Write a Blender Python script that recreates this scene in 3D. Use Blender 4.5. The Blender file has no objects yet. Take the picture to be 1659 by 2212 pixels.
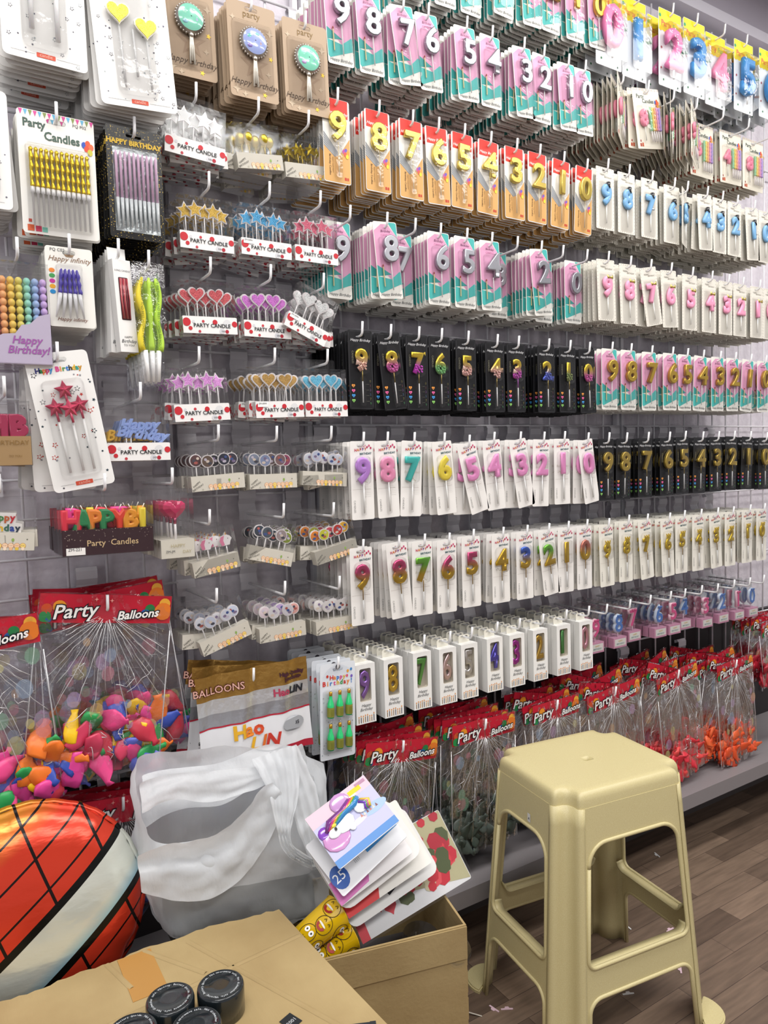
import bpy, math, random
from mathutils import Vector, Matrix, noise
from mathutils.geometry import tessellate_polygon
random.seed(7)
SC = bpy.context.scene
COL = SC.collection
# ---------------------------------------------------------------- camera (axes: x along the wall, y into the wall, z up)
WALL = 1.536          # gridwall plane
CAMZ = 1.2
FPX = 1560.0
PITCH, ROLL, YAW = math.radians(3.7), math.radians(1.75), math.radians(31.8)
fw = Vector((math.sin(YAW)*math.cos(PITCH), math.cos(YAW)*math.cos(PITCH), -math.sin(PITCH)))
r0 = Vector((math.cos(YAW), -math.sin(YAW), 0)); u0 = r0.cross(fw)
rt = r0*math.cos(ROLL) - u0*math.sin(ROLL); up = r0*math.sin(ROLL) + u0*math.cos(ROLL)
cam = bpy.data.cameras.new('camera'); cam.sensor_fit = 'VERTICAL'; cam.sensor_height = 24
cam.lens = FPX*24/2212; cam.clip_start = .01
camo = bpy.data.objects.new('camera', cam); COL.objects.link(camo)
mw = Matrix((rt, up, -fw)).transposed().to_4x4(); mw.translation = Vector((0, 0, CAMZ)); camo.matrix_world = mw
SC.camera = camo
def at(u, v, y):
    "the point of the plane y=const seen at (u, v)"
    d = fw*FPX + rt*(u-829.5) - up*(v-1106)
    d *= y/d.y
    return Vector((d.x, y, d.z+CAMZ))
def atz(u, v, z):
    d = fw*FPX + rt*(u-829.5) - up*(v-1106)
    d *= (z-CAMZ)/d.z
    return Vector((d.x, d.y, z))
# ---------------------------------------------------------------- light and exposure
SC.view_settings.view_transform = 'Standard'; SC.view_settings.look = 'None'
SC.view_settings.gamma = 1; SC.view_settings.use_curve_mapping = False
SC.view_settings.exposure = EXPOSURE = -0.17
w = bpy.data.worlds.new('room_air'); SC.world = w; w.use_nodes = True
w.node_tree.nodes['Background'].inputs[0].default_value = (.93, .91, .93, 1)
w.node_tree.nodes['Background'].inputs[1].default_value = .60
SC.cycles.transparent_max_bounces = 26
SC.cycles.max_bounces = 5; SC.cycles.diffuse_bounces = 3; SC.cycles.glossy_bounces = 2
def area(name, loc, size, rot, power, col=(1, .98, .95)):
    l = bpy.data.lights.new(name, 'AREA'); l.shape = 'RECTANGLE'; l.size, l.size_y = size; l.energy = power; l.color = col
    o = bpy.data.objects.new(name, l); COL.objects.link(o); o.location = loc; o.rotation_euler = rot
    return o
# rows of flat panel lamps on the shop ceiling, parallel to the display wall, and a lit aisle behind the camera
for i, (x, y) in enumerate([(-.1, .62), (1.3, .62), (2.6, .62), (-.4, -.7), (1.0, -.7), (2.4, -.7)]):
    area('ceiling_panel_light', (x, y, 2.80), (1.15, .30), (0, 0, 0), 21 if y > 0 else 24)
area('left_fill_light', (-2.6, -1.9, 1.7), (2.2, 1.8), (math.radians(84), 0, math.radians(-48)), 22, (.94, .97, 1))  # added fill lamp behind the camera to the left, no window stands there
# ---------------------------------------------------------------- materials
def lin(h):
    h = h.lstrip('#'); c = [int(h[i:i+2], 16)/255 for i in (0, 2, 4)]
    return tuple(x/12.92 if x <= .04045 else ((x+.055)/1.055)**2.4 for x in c)+(1,)
MATS = {}
def newmat(name):
    m = bpy.data.materials.new(name); m.use_nodes = True
    return m, m.node_tree, m.node_tree.nodes['Principled BSDF']
def nd(nt, t, **k):
    n = nt.nodes.new(t)
    for a, b in k.items():
        if isinstance(a, str) and hasattr(n, a): setattr(n, a, b)
    return n
def bump(nt, b, tex_out, strength, dist=.002):
    n = nt.nodes.new('ShaderNodeBump'); n.inputs['Strength'].default_value = strength; n.inputs['Distance'].default_value = dist
    nt.links.new(tex_out, n.inputs['Height']); nt.links.new(n.outputs[0], b.inputs['Normal'])
def tex(nt, kind, scale, detail=2, coord='Object', stretch=None):
    tc = nt.nodes.new('ShaderNodeTexCoord'); t = nt.nodes.new(kind)
    t.inputs['Scale'].default_value = scale
    if 'Detail' in t.inputs: t.inputs['Detail'].default_value = detail
    src = tc.outputs[coord]
    if stretch:
        mp = nt.nodes.new('ShaderNodeMapping'); mp.inputs['Scale'].default_value = stretch
        nt.links.new(src, mp.inputs[0]); src = mp.outputs[0]
    nt.links.new(src, t.inputs['Vector'])
    return t
def ramp(nt, src, stops):
    r = nt.nodes.new('ShaderNodeValToRGB'); nt.links.new(src, r.inputs[0])
    e = r.color_ramp.elements
    while len(e) < len(stops): e.new(.5)
    for el, (p, c) in zip(e, stops): el.position = p; el.color = c if len(c) == 4 else tuple(c)+(1,)
    return r
def M(key):
    """'#hex' paper, 'g#hex' gloss plastic, 'w#hex' wax, 'm#hex' foil metal, 't#hex' glitter, 'x#hex' thin milky film, 'G#top#low#z0#z1' two-tone"""
    if key in MATS: return MATS[key]
    k = key[0]
    m, nt, b = newmat('mat_'+key.replace('#', '_'))
    I = b.inputs
    if k == '#':
        I['Base Color'].default_value = lin(key); I['Roughness'].default_value = .42
        I['Specular IOR Level'].default_value = .35
    elif k == 'g':
        I['Base Color'].default_value = lin(key[1:]); I['Roughness'].default_value = .15; I['Coat Weight'].default_value = .4
    elif k == 'w':
        I['Base Color'].default_value = lin(key[1:]); I['Roughness'].default_value = .35
        I['Subsurface Weight'].default_value = .15; I['Subsurface Scale'].default_value = .004
    elif k == 'm':
        I['Base Color'].default_value = lin(key[1:]); I['Metallic'].default_value = .82; I['Roughness'].default_value = .30
    elif k == 'f':      # crinkled foil
        I['Base Color'].default_value = lin(key[1:]); I['Metallic'].default_value = .75; I['Roughness'].default_value = .3
        bump(nt, b, tex(nt, 'ShaderNodeTexNoise', 45, 3).outputs['Fac'], .7, .004)
    elif k == 't':
        v = tex(nt, 'ShaderNodeTexVoronoi', 900)
        c = lin(key[1:]); r = ramp(nt, v.outputs['Color'], [(0.1, tuple(x*.45 for x in c[:3])), (.5, c), (.95, tuple(min(1, x*1.8+.12) for x in c[:3]))])
        nt.links.new(r.outputs[0], I['Base Color']); I['Roughness'].default_value = .35; I['Metallic'].default_value = .45
        bump(nt, b, v.outputs['Distance'], .6, .001)
    elif k == 'G':
        _, top, low, z0, z1 = key.split('#')
        tc = nt.nodes.new('ShaderNodeTexCoord'); s = nt.nodes.new('ShaderNodeSeparateXYZ'); nt.links.new(tc.outputs['Object'], s.inputs[0])
        mr = nt.nodes.new('ShaderNodeMapRange'); mr.inputs[1].default_value = float(z1); mr.inputs[2].default_value = float(z0)
        nt.links.new(s.outputs[2], mr.inputs[0])
        r = ramp(nt, mr.outputs[0], [(.3, lin(top)), (.7, lin(low))]); nt.links.new(r.outputs[0], I['Base Color'])
        I['Metallic'].default_value = .78; I['Roughness'].default_value = .30
    elif k in 'xy':      # milky film: light passes and scatters
        c = lin(key[1:]); out = nt.nodes['Material Output']
        I['Base Color'].default_value = c; I['Roughness'].default_value = .35
        tr = nt.nodes.new('ShaderNodeBsdfTransparent'); tl = nt.nodes.new('ShaderNodeBsdfTranslucent'); tl.inputs[0].default_value = c
        a = nt.nodes.new('ShaderNodeMixShader'); a.inputs[0].default_value = .45
        nt.links.new(b.outputs[0], a.inputs[1]); nt.links.new(tl.outputs[0], a.inputs[2])
        z = nt.nodes.new('ShaderNodeMixShader'); z.inputs[0].default_value = .10 if k == 'x' else .50
        nt.links.new(a.outputs[0], z.inputs[1]); nt.links.new(tr.outputs[0], z.inputs[2]); nt.links.new(z.outputs[0], out.inputs[0])
        tx = tex(nt, 'ShaderNodeTexNoise', 22, 5, stretch=(1, 1, .45)); n = nt.nodes.new('ShaderNodeBump'); n.inputs['Strength'].default_value = .6; n.inputs['Distance'].default_value = .01
        nt.links.new(tx.outputs['Fac'], n.inputs['Height']); nt.links.new(n.outputs[0], b.inputs['Normal']); nt.links.new(n.outputs[0], tl.inputs['Normal'])
    MATS[key] = m
    return m
def clear(name, base, tint=(.97, .97, .98), rough=.06, crinkle=0, cscale=30, haze=0.0):
    m, nt, b = newmat(name); nt.nodes.remove(b); out = nt.nodes['Material Output']
    tr = nt.nodes.new('ShaderNodeBsdfTransparent'); tr.inputs[0].default_value = tint+(1,)
    gl = nt.nodes.new('ShaderNodeBsdfGlossy'); gl.inputs['Roughness'].default_value = rough
    lw = nt.nodes.new('ShaderNodeLayerWeight'); lw.inputs[0].default_value = .25
    mr = nt.nodes.new('ShaderNodeMapRange'); mr.inputs[3].default_value = base; mr.inputs[4].default_value = .6
    nt.links.new(lw.outputs['Fresnel'], mr.inputs[0])
    mx = nt.nodes.new('ShaderNodeMixShader'); nt.links.new(mr.outputs[0], mx.inputs[0])
    nt.links.new(tr.outputs[0], mx.inputs[1]); nt.links.new(gl.outputs[0], mx.inputs[2])
    last = mx.outputs[0]
    if haze:
        df = nt.nodes.new('ShaderNodeBsdfDiffuse'); df.inputs[0].default_value = (.9, .9, .92, 1)
        h = nt.nodes.new('ShaderNodeMixShader'); h.inputs[0].default_value = haze
        nt.links.new(last, h.inputs[1]); nt.links.new(df.outputs[0], h.inputs[2]); last = h.outputs[0]
    nt.links.new(last, out.inputs[0])
    if crinkle:
        t = tex(nt, 'ShaderNodeTexNoise', cscale, 4); n = nt.nodes.new('ShaderNodeBump'); n.inputs['Strength'].default_value = crinkle; n.inputs['Distance'].default_value = .01
        nt.links.new(t.outputs['Fac'], n.inputs['Height']); nt.links.new(n.outputs[0], gl.inputs['Normal']); nt.links.new(n.outputs[0], lw.inputs['Normal'])
    MATS[name] = m
clear('clear', .012, (.99, .99, .99), haze=.006, crinkle=.3, cscale=14)
clear('clearbox', .006, (1, 1, 1), haze=.008, crinkle=.15, cscale=9)
clear('cello', .05, rough=.07, crinkle=.9, cscale=26, haze=.0)
clear('crease_glint', .55, (1, 1, 1), .15, 0, 30, .35)  # whitish mix, the bright glint of film folds put into its colour
def wall_mats():
    m, nt, b = newmat('back_panel'); MATS['back_panel'] = m
    t = tex(nt, 'ShaderNodeTexNoise', 60, 5); r = ramp(nt, t.outputs['Fac'], [(.3, lin('#dcd5de')), (.7, lin('#eae5ec'))]); nt.links.new(r.outputs[0], b.inputs['Base Color'])
    b.inputs['Roughness'].default_value = .55; bump(nt, b, t.outputs['Fac'], .5, .004)
    m, nt, b = newmat('floor_wood'); MATS['floor_wood'] = m
    tc = nt.nodes.new('ShaderNodeTexCoord'); mp = nt.nodes.new('ShaderNodeMapping'); mp.inputs['Rotation'].default_value = (0, 0, math.radians(0))
    nt.links.new(tc.outputs['Object'], mp.inputs[0])
    br = nt.nodes.new('ShaderNodeTexBrick'); nt.links.new(mp.outputs[0], br.inputs['Vector'])
    br.inputs['Color1'].default_value = lin('#84705f'); br.inputs['Color2'].default_value = lin('#5c4c40'); br.inputs['Mortar'].default_value = lin('#3c2f2a')
    br.inputs['Scale'].default_value = 1; br.inputs['Brick Width'].default_value = .34; br.inputs['Row Height'].default_value = .062; br.inputs['Mortar Size'].default_value = .0006; br.inputs['Bias'].default_value = -.1
    br.offset = .37
    gr = nt.nodes.new('ShaderNodeTexNoise'); gr.inputs['Scale'].default_value = 9; gr.inputs['Detail'].default_value = 6
    m2 = nt.nodes.new('ShaderNodeMapping'); m2.inputs['Scale'].default_value = (1, 9, 1); nt.links.new(tc.outputs['Object'], m2.inputs[0]); nt.links.new(m2.outputs[0], gr.inputs['Vector'])
    mx = nt.nodes.new('ShaderNodeMix'); mx.data_type = 'RGBA'; mx.blend_type = 'OVERLAY'; mx.inputs[0].default_value = .55
    nt.links.new(br.outputs[0], mx.inputs[6]); nt.links.new(gr.outputs['Fac'], mx.inputs[7]); nt.links.new(mx.outputs[2], b.inputs['Base Color'])
    b.inputs['Roughness'].default_value = .45
    m, nt, b = newmat('cardboard'); MATS['cardboard'] = m
    t = tex(nt, 'ShaderNodeTexNoise', 7, 6); t2 = tex(nt, 'ShaderNodeTexNoise', 160, 2, stretch=(1, .08, 1))
    r = ramp(nt, t.outputs['Fac'], [(.3, lin('#a0885c')), (.7, lin('#b49e70'))]); nt.links.new(r.outputs[0], b.inputs['Base Color'])
    b.inputs['Roughness'].default_value = .75; bump(nt, b, t2.outputs['Fac'], .25, .002)
    m, nt, b = newmat('stool_plastic'); MATS['stool_plastic'] = m
    t = tex(nt, 'ShaderNodeTexNoise', 700, 2); r = ramp(nt, t.outputs['Fac'], [(.3, lin('#cabc8a')), (.55, lin('#cfc393')), (.8, lin('#d8ce9f'))]); nt.links.new(r.outputs[0], b.inputs['Base Color'])
    b.inputs['Roughness'].default_value = .38; bump(nt, b, t.outputs['Fac'], .06, .001)
    m, nt, b = newmat('blackglit'); MATS['blackglit'] = m
    v = tex(nt, 'ShaderNodeTexVoronoi', 420); r = ramp(nt, tex(nt, 'ShaderNodeTexNoise', 330, 1).outputs['Fac'], [(.0, lin('#0b0b0c')), (.63, lin('#0e0e0e')), (.66, lin('#c8a948')), (1, lin('#e6cf7a'))]); nt.links.new(r.outputs[0], b.inputs['Base Color']); b.inputs['Roughness'].default_value = .3
wall_mats()
# ---------------------------------------------------------------- mesh helpers
_txt = {}
def glyphs(s, size, extrude=0, bevel=0, res=2, offset=0, bres=1):
    k = (s, size, extrude, bevel, res, offset, bres)
    if k not in _txt:
        c = bpy.data.curves.new('t', 'FONT'); c.body = s; c.size = size; c.extrude = extrude; c.bevel_depth = bevel
        c.bevel_resolution = bres; c.resolution_u = res; c.offset = offset; c.align_x = 'CENTER'
        if not extrude and not bevel: c.fill_mode = 'FRONT'
        o = bpy.data.objects.new('t', c); m = bpy.data.meshes.new_from_object(o)
        vs = [tuple(v.co) for v in m.vertices]; fs = [tuple(p.vertices) for p in m.polygons]
        bpy.data.objects.remove(o); bpy.data.curves.remove(c); bpy.data.meshes.remove(m)
        if len(s) == 1 and vs:
            cx = (min(v[0] for v in vs)+max(v[0] for v in vs))/2; vs = [(v[0]-cx, v[1], v[2]) for v in vs]
        _txt[k] = (vs, fs)
    return _txt[k]
def star(r, k=.45, n=5, cx=0, cz=0, rot=0):
    return [(cx+(r if i % 2 == 0 else r*k)*math.sin(math.pi*i/n+rot), cz+(r if i % 2 == 0 else r*k)*math.cos(math.pi*i/n+rot)) for i in range(2*n)]
def heart(r, cx=0, cz=0, n=22):
    p = []
    for i in range(n):
        t = 2*math.pi*i/n
        p.append((cx+r*math.sin(t)**3*1.0, cz+r*(.81*math.cos(t)-.31*math.cos(2*t)-.125*math.cos(3*t)-.06*math.cos(4*t))))
    return p
def circ(r, cx=0, cz=0, n=16, rz=None):
    rz = rz or r
    return [(cx+r*math.cos(2*math.pi*i/n), cz+rz*math.sin(2*math.pi*i/n)) for i in range(n)]
def rrect(x0, z0, x1, z1, r, n=4):
    p = []
    for cx, cz, a in ((x1-r, z1-r, 0), (x0+r, z1-r, 90), (x0+r, z0+r, 180), (x1-r, z0+r, 270)):
        for i in range(n+1):
            t = math.radians(a+90*i/n); p.append((cx+r*math.cos(t), cz+r*math.sin(t)))
    return p
class MB:
    def __init__(s): s.v = []; s.f = []; s.m = []; s.s = []
    def add(s, vs, fs, mat, smooth=False):
        b = len(s.v); s.v += [tuple(v) for v in vs]
        for f in fs: s.f.append(tuple(b+i for i in f)); s.m.append(mat); s.s.append(smooth)
        return s
    def merge(s, o, T=None):
        b = len(s.v); s.v += [tuple(T @ Vector(v)) for v in o.v] if T else o.v
        s.f += [tuple(b+i for i in f) for f in o.f]; s.m += o.m; s.s += o.s
        return s
    def box(s, x0, y0, z0, x1, y1, z1, mat, smooth=False):
        v = [(x, y, z) for x in (x0, x1) for y in (y0, y1) for z in (z0, z1)]
        return s.add(v, [(0, 1, 3, 2), (4, 6, 7, 5), (0, 4, 5, 1), (2, 3, 7, 6), (0, 2, 6, 4), (1, 5, 7, 3)], mat, smooth)
    def poly(s, pts, y, mat):
        return s.add([(x, y, z) for x, z in pts], [tuple(range(len(pts)))], mat)
    def prism(s, pts, y0, y1, mat, holes=(), side=None, smooth=False):
        loops = [pts]+list(holes); flat = [p for l in loops for p in l]
        tri = tessellate_polygon([[Vector((x, z, 0)) for x, z in l] for l in loops]) if (holes or len(pts) > 4) else [(0, 1, 2), (0, 2, 3)] if len(pts) == 4 else [(0, 1, 2)]
        n = len(flat)
        s.add([(x, y0, z) for x, z in flat]+[(x, y1, z) for x, z in flat], [tuple(t) for t in tri]+[tuple(n+i for i in reversed(t)) for t in tri], mat, smooth)
        b = 0
        for l in loops:
            k = len(l); vs = [(x, y0, z) for x, z in l]+[(x, y1, z) for x, z in l]
            s.add(vs, [(i, (i+1) % k, k+(i+1) % k, k+i) for i in range(k)], side or mat, smooth)
        return s
    def text(s, t, x, z, size, mat, y=-.0012, shear=0, rot=0, sx=1, extrude=0, bevel=0, offset=0, res=2, bres=1, arc=0):
        vs, fs = glyphs(t, size, extrude, bevel, res, offset, bres); c, sn = math.cos(rot), math.sin(rot); o = []
        for a, b, d in vs:
            a2 = (a+shear*b)*sx
            b2 = b-arc*a2*a2
            o.append((x+a2*c-b2*sn, y-d, z+a2*sn+b2*c))
        return s.add(o, fs, mat, bool(bevel))
    def tube(s, path, r, mat, n=6, cap=True, rz=1):
        path = [Vector(p) for p in path]; rs = r if isinstance(r, (list, tuple)) else [r]*len(path); vs = []; fs = []
        prev = None
        for i, p in enumerate(path):
            d = (path[min(i+1, len(path)-1)]-path[max(i-1, 0)]).normalized()
            a = prev if prev is not None else (Vector((0, 1, 0)) if abs(d.y) < .9 else Vector((1, 0, 0)))
            a = (a-d*a.dot(d)).normalized(); prev = a; b = d.cross(a)
            vs += [p+(a*math.cos(2*math.pi*k/n)+b*math.sin(2*math.pi*k/n)*rz)*rs[i] for k in range(n)]
        for i in range(len(path)-1):
            fs += [(i*n+k, i*n+(k+1) % n, (i+1)*n+(k+1) % n, (i+1)*n+k) for k in range(n)]
        if cap: fs += [tuple(range(n))[::-1], tuple((len(path)-1)*n+k for k in range(n))]
        return s.add(vs, fs, mat, True)
    def ell(s, c, r, mat, n=12, m=8):
        vs = []; fs = []
        for j in range(m+1):
            t = math.pi*j/m
            for i in range(n): p = 2*math.pi*i/n; vs.append((c[0]+r[0]*math.sin(t)*math.cos(p), c[1]+r[1]*math.sin(t)*math.sin(p), c[2]+r[2]*math.cos(t)))
        for j in range(m): fs += [(j*n+i, j*n+(i+1) % n, (j+1)*n+(i+1) % n, (j+1)*n+i) for i in range(n)]
        return s.add(vs, fs, mat, True)
    def loft(s, rings, mat, close=True, smooth=True, caps=False):
        n = len(rings[0]); vs = [p for r in rings for p in r]; fs = []
        for i in range(len(rings)-1):
            for k in range(n if close else n-1): fs.append((i*n+k, i*n+(k+1) % n, (i+1)*n+(k+1) % n, (i+1)*n+k))
        if caps: fs += [tuple(range(n)), tuple((len(rings)-1)*n+k for k in range(n))]
        return s.add(vs, fs, mat, smooth)
    def blister(s, x0, z0, x1, z1, d, r=.006, mat='clear', inset=.0015):
        a = rrect(x0, z0, x1, z1, r); b = rrect(x0+inset, z0+inset, x1-inset, z1-inset, max(r-inset, .001))
        n = len(a); s.loft([[(x, -.001, z) for x, z in a], [(x, -d+.001, z) for x, z in b], [(x*.98+.02*(x0+x1)/2, -d, z) for x, z in b]], mat)
        return s.add([(x*.98+.02*(x0+x1)/2, -d, z) for x, z in b], [tuple(range(n))], mat)
    def mesh(s, name):
        me = bpy.data.meshes.new(name); me.from_pydata(s.v, [], s.f)
        ms = list(dict.fromkeys(s.m)); idx = {k: i for i, k in enumerate(ms)}
        for k in ms: me.materials.append(MATS[k] if k in MATS else M(k))
        me.polygons.foreach_set('material_index', [idx[k] for k in s.m]); me.polygons.foreach_set('use_smooth', s.s); me.update()
        return me
def link(name, me, parent=None, loc=None, rot=None):
    o = bpy.data.objects.new(name, me); COL.objects.link(o)
    if parent: o.parent = parent
    if loc is not None: o.location = loc
    if rot is not None: o.rotation_euler = rot
    return o
def tag(o, label=None, cat=None, group=None, kind=None):
    if label: o['label'] = label
    if cat: o['category'] = cat
    if group: o['group'] = group
    if kind: o['kind'] = kind
    return o
def card(w, h, top, mat, r=.004, slot=.022, th=.0009, side=None, bow=0, round_hole=False):
    "a hanging card: origin at the slot, top edge at z=top, front face at y=0"
    b = MB(); o = rrect(-w/2, top-h, w/2, top, r)
    hole = circ(.0045, 0, .0005, 8) if round_hole else rrect(-slot/2, -.003, slot/2, .0045, .0034, 3)
    return b.prism(o, 0, th, mat, [hole], side)
# ---------------------------------------------------------------- products
# every product is a list of (part name, mesh builder, shown in the copies behind, parent part index or None)
def digit_flat(d, x, z, hgt, mat, th=.004, off=.0, y=-.002, bev=.0015, sx=1, shear=0, bres=1):
    b = MB(); sz = hgt/.68
    b.text(d, x, z, sz, mat, y-th/2-bev, extrude=th/2, bevel=bev, offset=off, sx=sx, shear=shear, bres=bres, res=3)
    return b
def digit_puffy(d, x, z, hgt, mat, fat=.0045, y=-.001, sx=1, flat=.75, shear=0):
    b = MB(); sz = hgt/.68
    vs, fs = glyphs(d, sz*.88, .0004, fat, 3, -.0004, 2)
    b.add([(x+(a+shear*c)*sx, y-fat*flat-e*flat, z+c+fat*.8) for a, c, e in vs], fs, mat, True)
    return b
def stick(x, z0, z1, mat='g#f4f4f4', r=.0013, y=-.005):
    return MB().tube([(x, y, z0), (x, y, z1)], r, mat, 6)
def balloons_icon(b, x, z, s, y=-.0006, cols=('#c85aa8', '#7d62c4', '#f0a23c', '#e8604c', '#f3d23b')):
    for i, (dx, dz) in enumerate([(-.5, .5), (.1, .8), (.6, .3), (-.1, -.1), (.4, -.6)]):
        b.poly(circ(.42*s, x+dx*s, z+dz*s, 10, .55*s), y-.0001*i, cols[i])
def p_teal(d, metal):       # pink and teal number card
    w, h, top = .061, .163, .0125; b = card(w, h, top, '#efede6', .005)
    L, R, T, B = -w/2+.0015, w/2-.0015, top-.0015, top-h+.0015
    b.poly([(L, T-.018), (-.010, T-.004), (.006, T-.004), (R, T-.030), (R, B+.058), (.004, B+.040), (L, B+.070)], -.0002, '#e0a3c4')
    b.poly([(.008, T), (R-.003, T), (R, T-.003), (R, T-.030)], -.0003, '#4db9b4')
    b.poly([(R, B+.058), (R, B+.030), (L+.004, B+.010), (L, B+.014), (L, B+.046), (.004, B+.040)], -.0003, '#4db9b4')
    b.poly([(L, B+.070), (L, B+.046), (.006, B+.050)], -.00035, '#3a9a97')
    b.text('Birthday', 0, T-.021, .0075, '#7c3a63', shear=.25, y=-.0006); b.text('CANDLE', 0, T-.029, .0065, '#c974a0', y=-.0006)
    b.text('Happy Birthday', 0, B+.005, .0085, '#5b5e60', shear=.3, y=-.0007)
    c = digit_flat(d, .004, -.071, .050, metal, .006, .0012, -.0015, .002, 1.02, .06)
    s = stick(.004, B+.016, -.074, 'g#f2f2f0')
    m = MB().box(-.0165, -.0035, B+.024, -.0145, -.002, B+.066, '#e6cf9b').ell((-.0155, -.0028, B+.068), (.0018, .0016, .003), '#a8413a', 6, 4)
    bl = MB().blister(-.020, B+.012, .026, T-.030, .011, .008)
    return [('card', b, 1, None), ('candle', c, 1, None), ('stick', s, 1, 1), ('matchstick', m, 1, None), ('blister', bl, 0, None)]
def p_gold(d):              # red-topped card
    w, h, top = .063, .169, .012; b = card(w, h, top, '#efece6', .005)
    L, R, T, B = -w/2+.004, w/2-.004, top-.0005, top-h+.002
    b.poly([(L, T), (R, T), (R, T-.036), (L, T-.036)], -.0002, '#d8392f')
    b.text('Happy Birthday', 0, T-.030, .0085, '#ffffff', shear=.35, y=-.0006)
    L, R = -w/2+.001, w/2-.001
    b.poly([(L, B+.070), (-.006, B+.050), (.006, B+.056), (R, B+.092), (R, B+.002), (R-.003, B), (L+.003, B), (L, B+.002)], -.0003, '#d9a866')
    b.poly([(L, B+.098), (L, B+.070), (-.006, B+.050), (.006, B+.056)], -.0004, '#8b8f93')
    for i in range(5): b.poly([(L, B+.094-.005*i), (L, B+.0925-.005*i), (.004-.002*i, B+.0555-.001*i), (.004-.002*i, B+.0565-.001*i)], -.0005, '#c9cacc')
    b.text('Birthday Candles', -.019, B+.033, .0062, '#4a3322', rot=-math.pi/2, y=-.0007)
    b.text('ENJOY YOUR PARTY', -.012, B+.033, .0034, '#6a4a2c', rot=-math.pi/2, y=-.0007)
    balloons_icon(b, .020, B+.060, .0085)
    b.poly(rrect(.016, B+.006, .021, B+.012, .001, 2), -.0006, '#c2402c'); b.poly(rrect(.022, B+.006, .026, B+.012, .001, 2), -.0006, '#c2402c')
    c = digit_flat(d, 0, -.071, .052, 'm#e6cd6a', .006, .0014, -.0015, .002)
    s = stick(.001, B+.012, -.076, 'g#f3e6c8')
    bl = MB().blister(-.018, -.081, .018, T-.037, .012, .012); bl.blister(-.008, B+.006, .010, -.080, .007, .006)
    return [('card', b, 1, None), ('candle', c, 1, None), ('stick', s, 1, 1), ('blister', bl, 0, None)]
HC = ['#f0a04a', '#ef6aa5', '#4aa3e8', '#8fd06a']
def p_black(d, top_c, low_c, tail=None):    # black card
    w, h, top = .060, .167, .012; b = card(w, h, top, '#17171a', .004)
    L, R, T, B = -w/2+.002, w/2-.002, top-.002, top-h+.002
    o = rrect(L, B, R, T, .003, 2); n = len(o)
    for i in range(n):
        (x0, z0), (x1, z1) = o[i], o[(i+1) % n]; dx, dz = x1-x0, z1-z0; l = math.hypot(dx, dz)
        if l > .01: nx, nz = -dz/l*.0004, dx/l*.0004; b.poly([(x0, z0), (x1, z1), (x1+nx, z1+nz), (x0+nx, z0+nz)], -.0002, '#55555a')
    b.text('Happy Birthday', 0, T-.021, .0078, '#e8e8ea', shear=.35, y=-.0005)
    b.text('CANDLES', -.0215, -.045, .0062, '#8d8a76', rot=-math.pi/2, y=-.0005)
    for i, c in enumerate(HC):
        b.poly(heart(.0042, -.020, B+.048-.0105*i), -.0006, c)
        b.poly([(-.022, B+.048-.0105*i), (-.018, B+.048-.0105*i), (-.020, B+.046-.0105*i)], -.0008, '#3a2a3a')
    for i, ch in enumerate('013579'): b.text(ch, .022, B+.056-.0095*i, .0075, ['#6e6a45', '#7a4a52', '#6a4a7a', '#45607a', '#7a7a45', '#4a7a55'][i], y=-.0006)
    for i in range(4): b.poly([(.010, B+.052-.012*i), (.019, B+.052-.012*i), (.019, B+.0513-.012*i), (.010, B+.0513-.012*i)], -.0006, '#66645a')
    z0, hh = -.074, .047
    if tail:
        c = digit_puffy(d, 0, z0, hh, f'G{top_c}{low_c}#{z0}#{z0+hh}', .0036)
        for i in range(16):
            a = i*.5; c.ell((.009*math.sin(a*2.3), -.0075, z0+.003+.0013*i*.8), (.0022, .0016, .0022), 'w'+low_c, 6, 4)
        if tail == 2:
            c.loft([[(-.002, -.008, z0+.016), (-.014, -.007, z0+.024), (-.016, -.006, z0+.012)], [(-.002, -.010, z0+.015), (-.013, -.009, z0+.022), (-.015, -.008, z0+.013)]], 'w#e9c4b4', caps=True)
    else: c = digit_flat(d, 0, z0, hh, 'm'+top_c, .006, .0014, -.0015, .0015)
    s = MB().tube([(0, -.006, B+.012), (0, -.006, z0-.022)], .0014, 'g#f0f0f0').tube([(0, -.006, z0-.022), (0, -.006, z0+.002)], .0012, 'm#b09a5a' if low_c != '#c154b4' else 'g#b05ab8')
    bl = MB().blister(-.017, -.083, .017, T-.024, .012, .015); bl.blister(-.0095, B+.003, .0095, -.083, .008, .009)
    return [('card', b, 1, None), ('candle', c, 1, None), ('stick', s, 1, 1), ('blister', bl, 0, None)]
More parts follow.
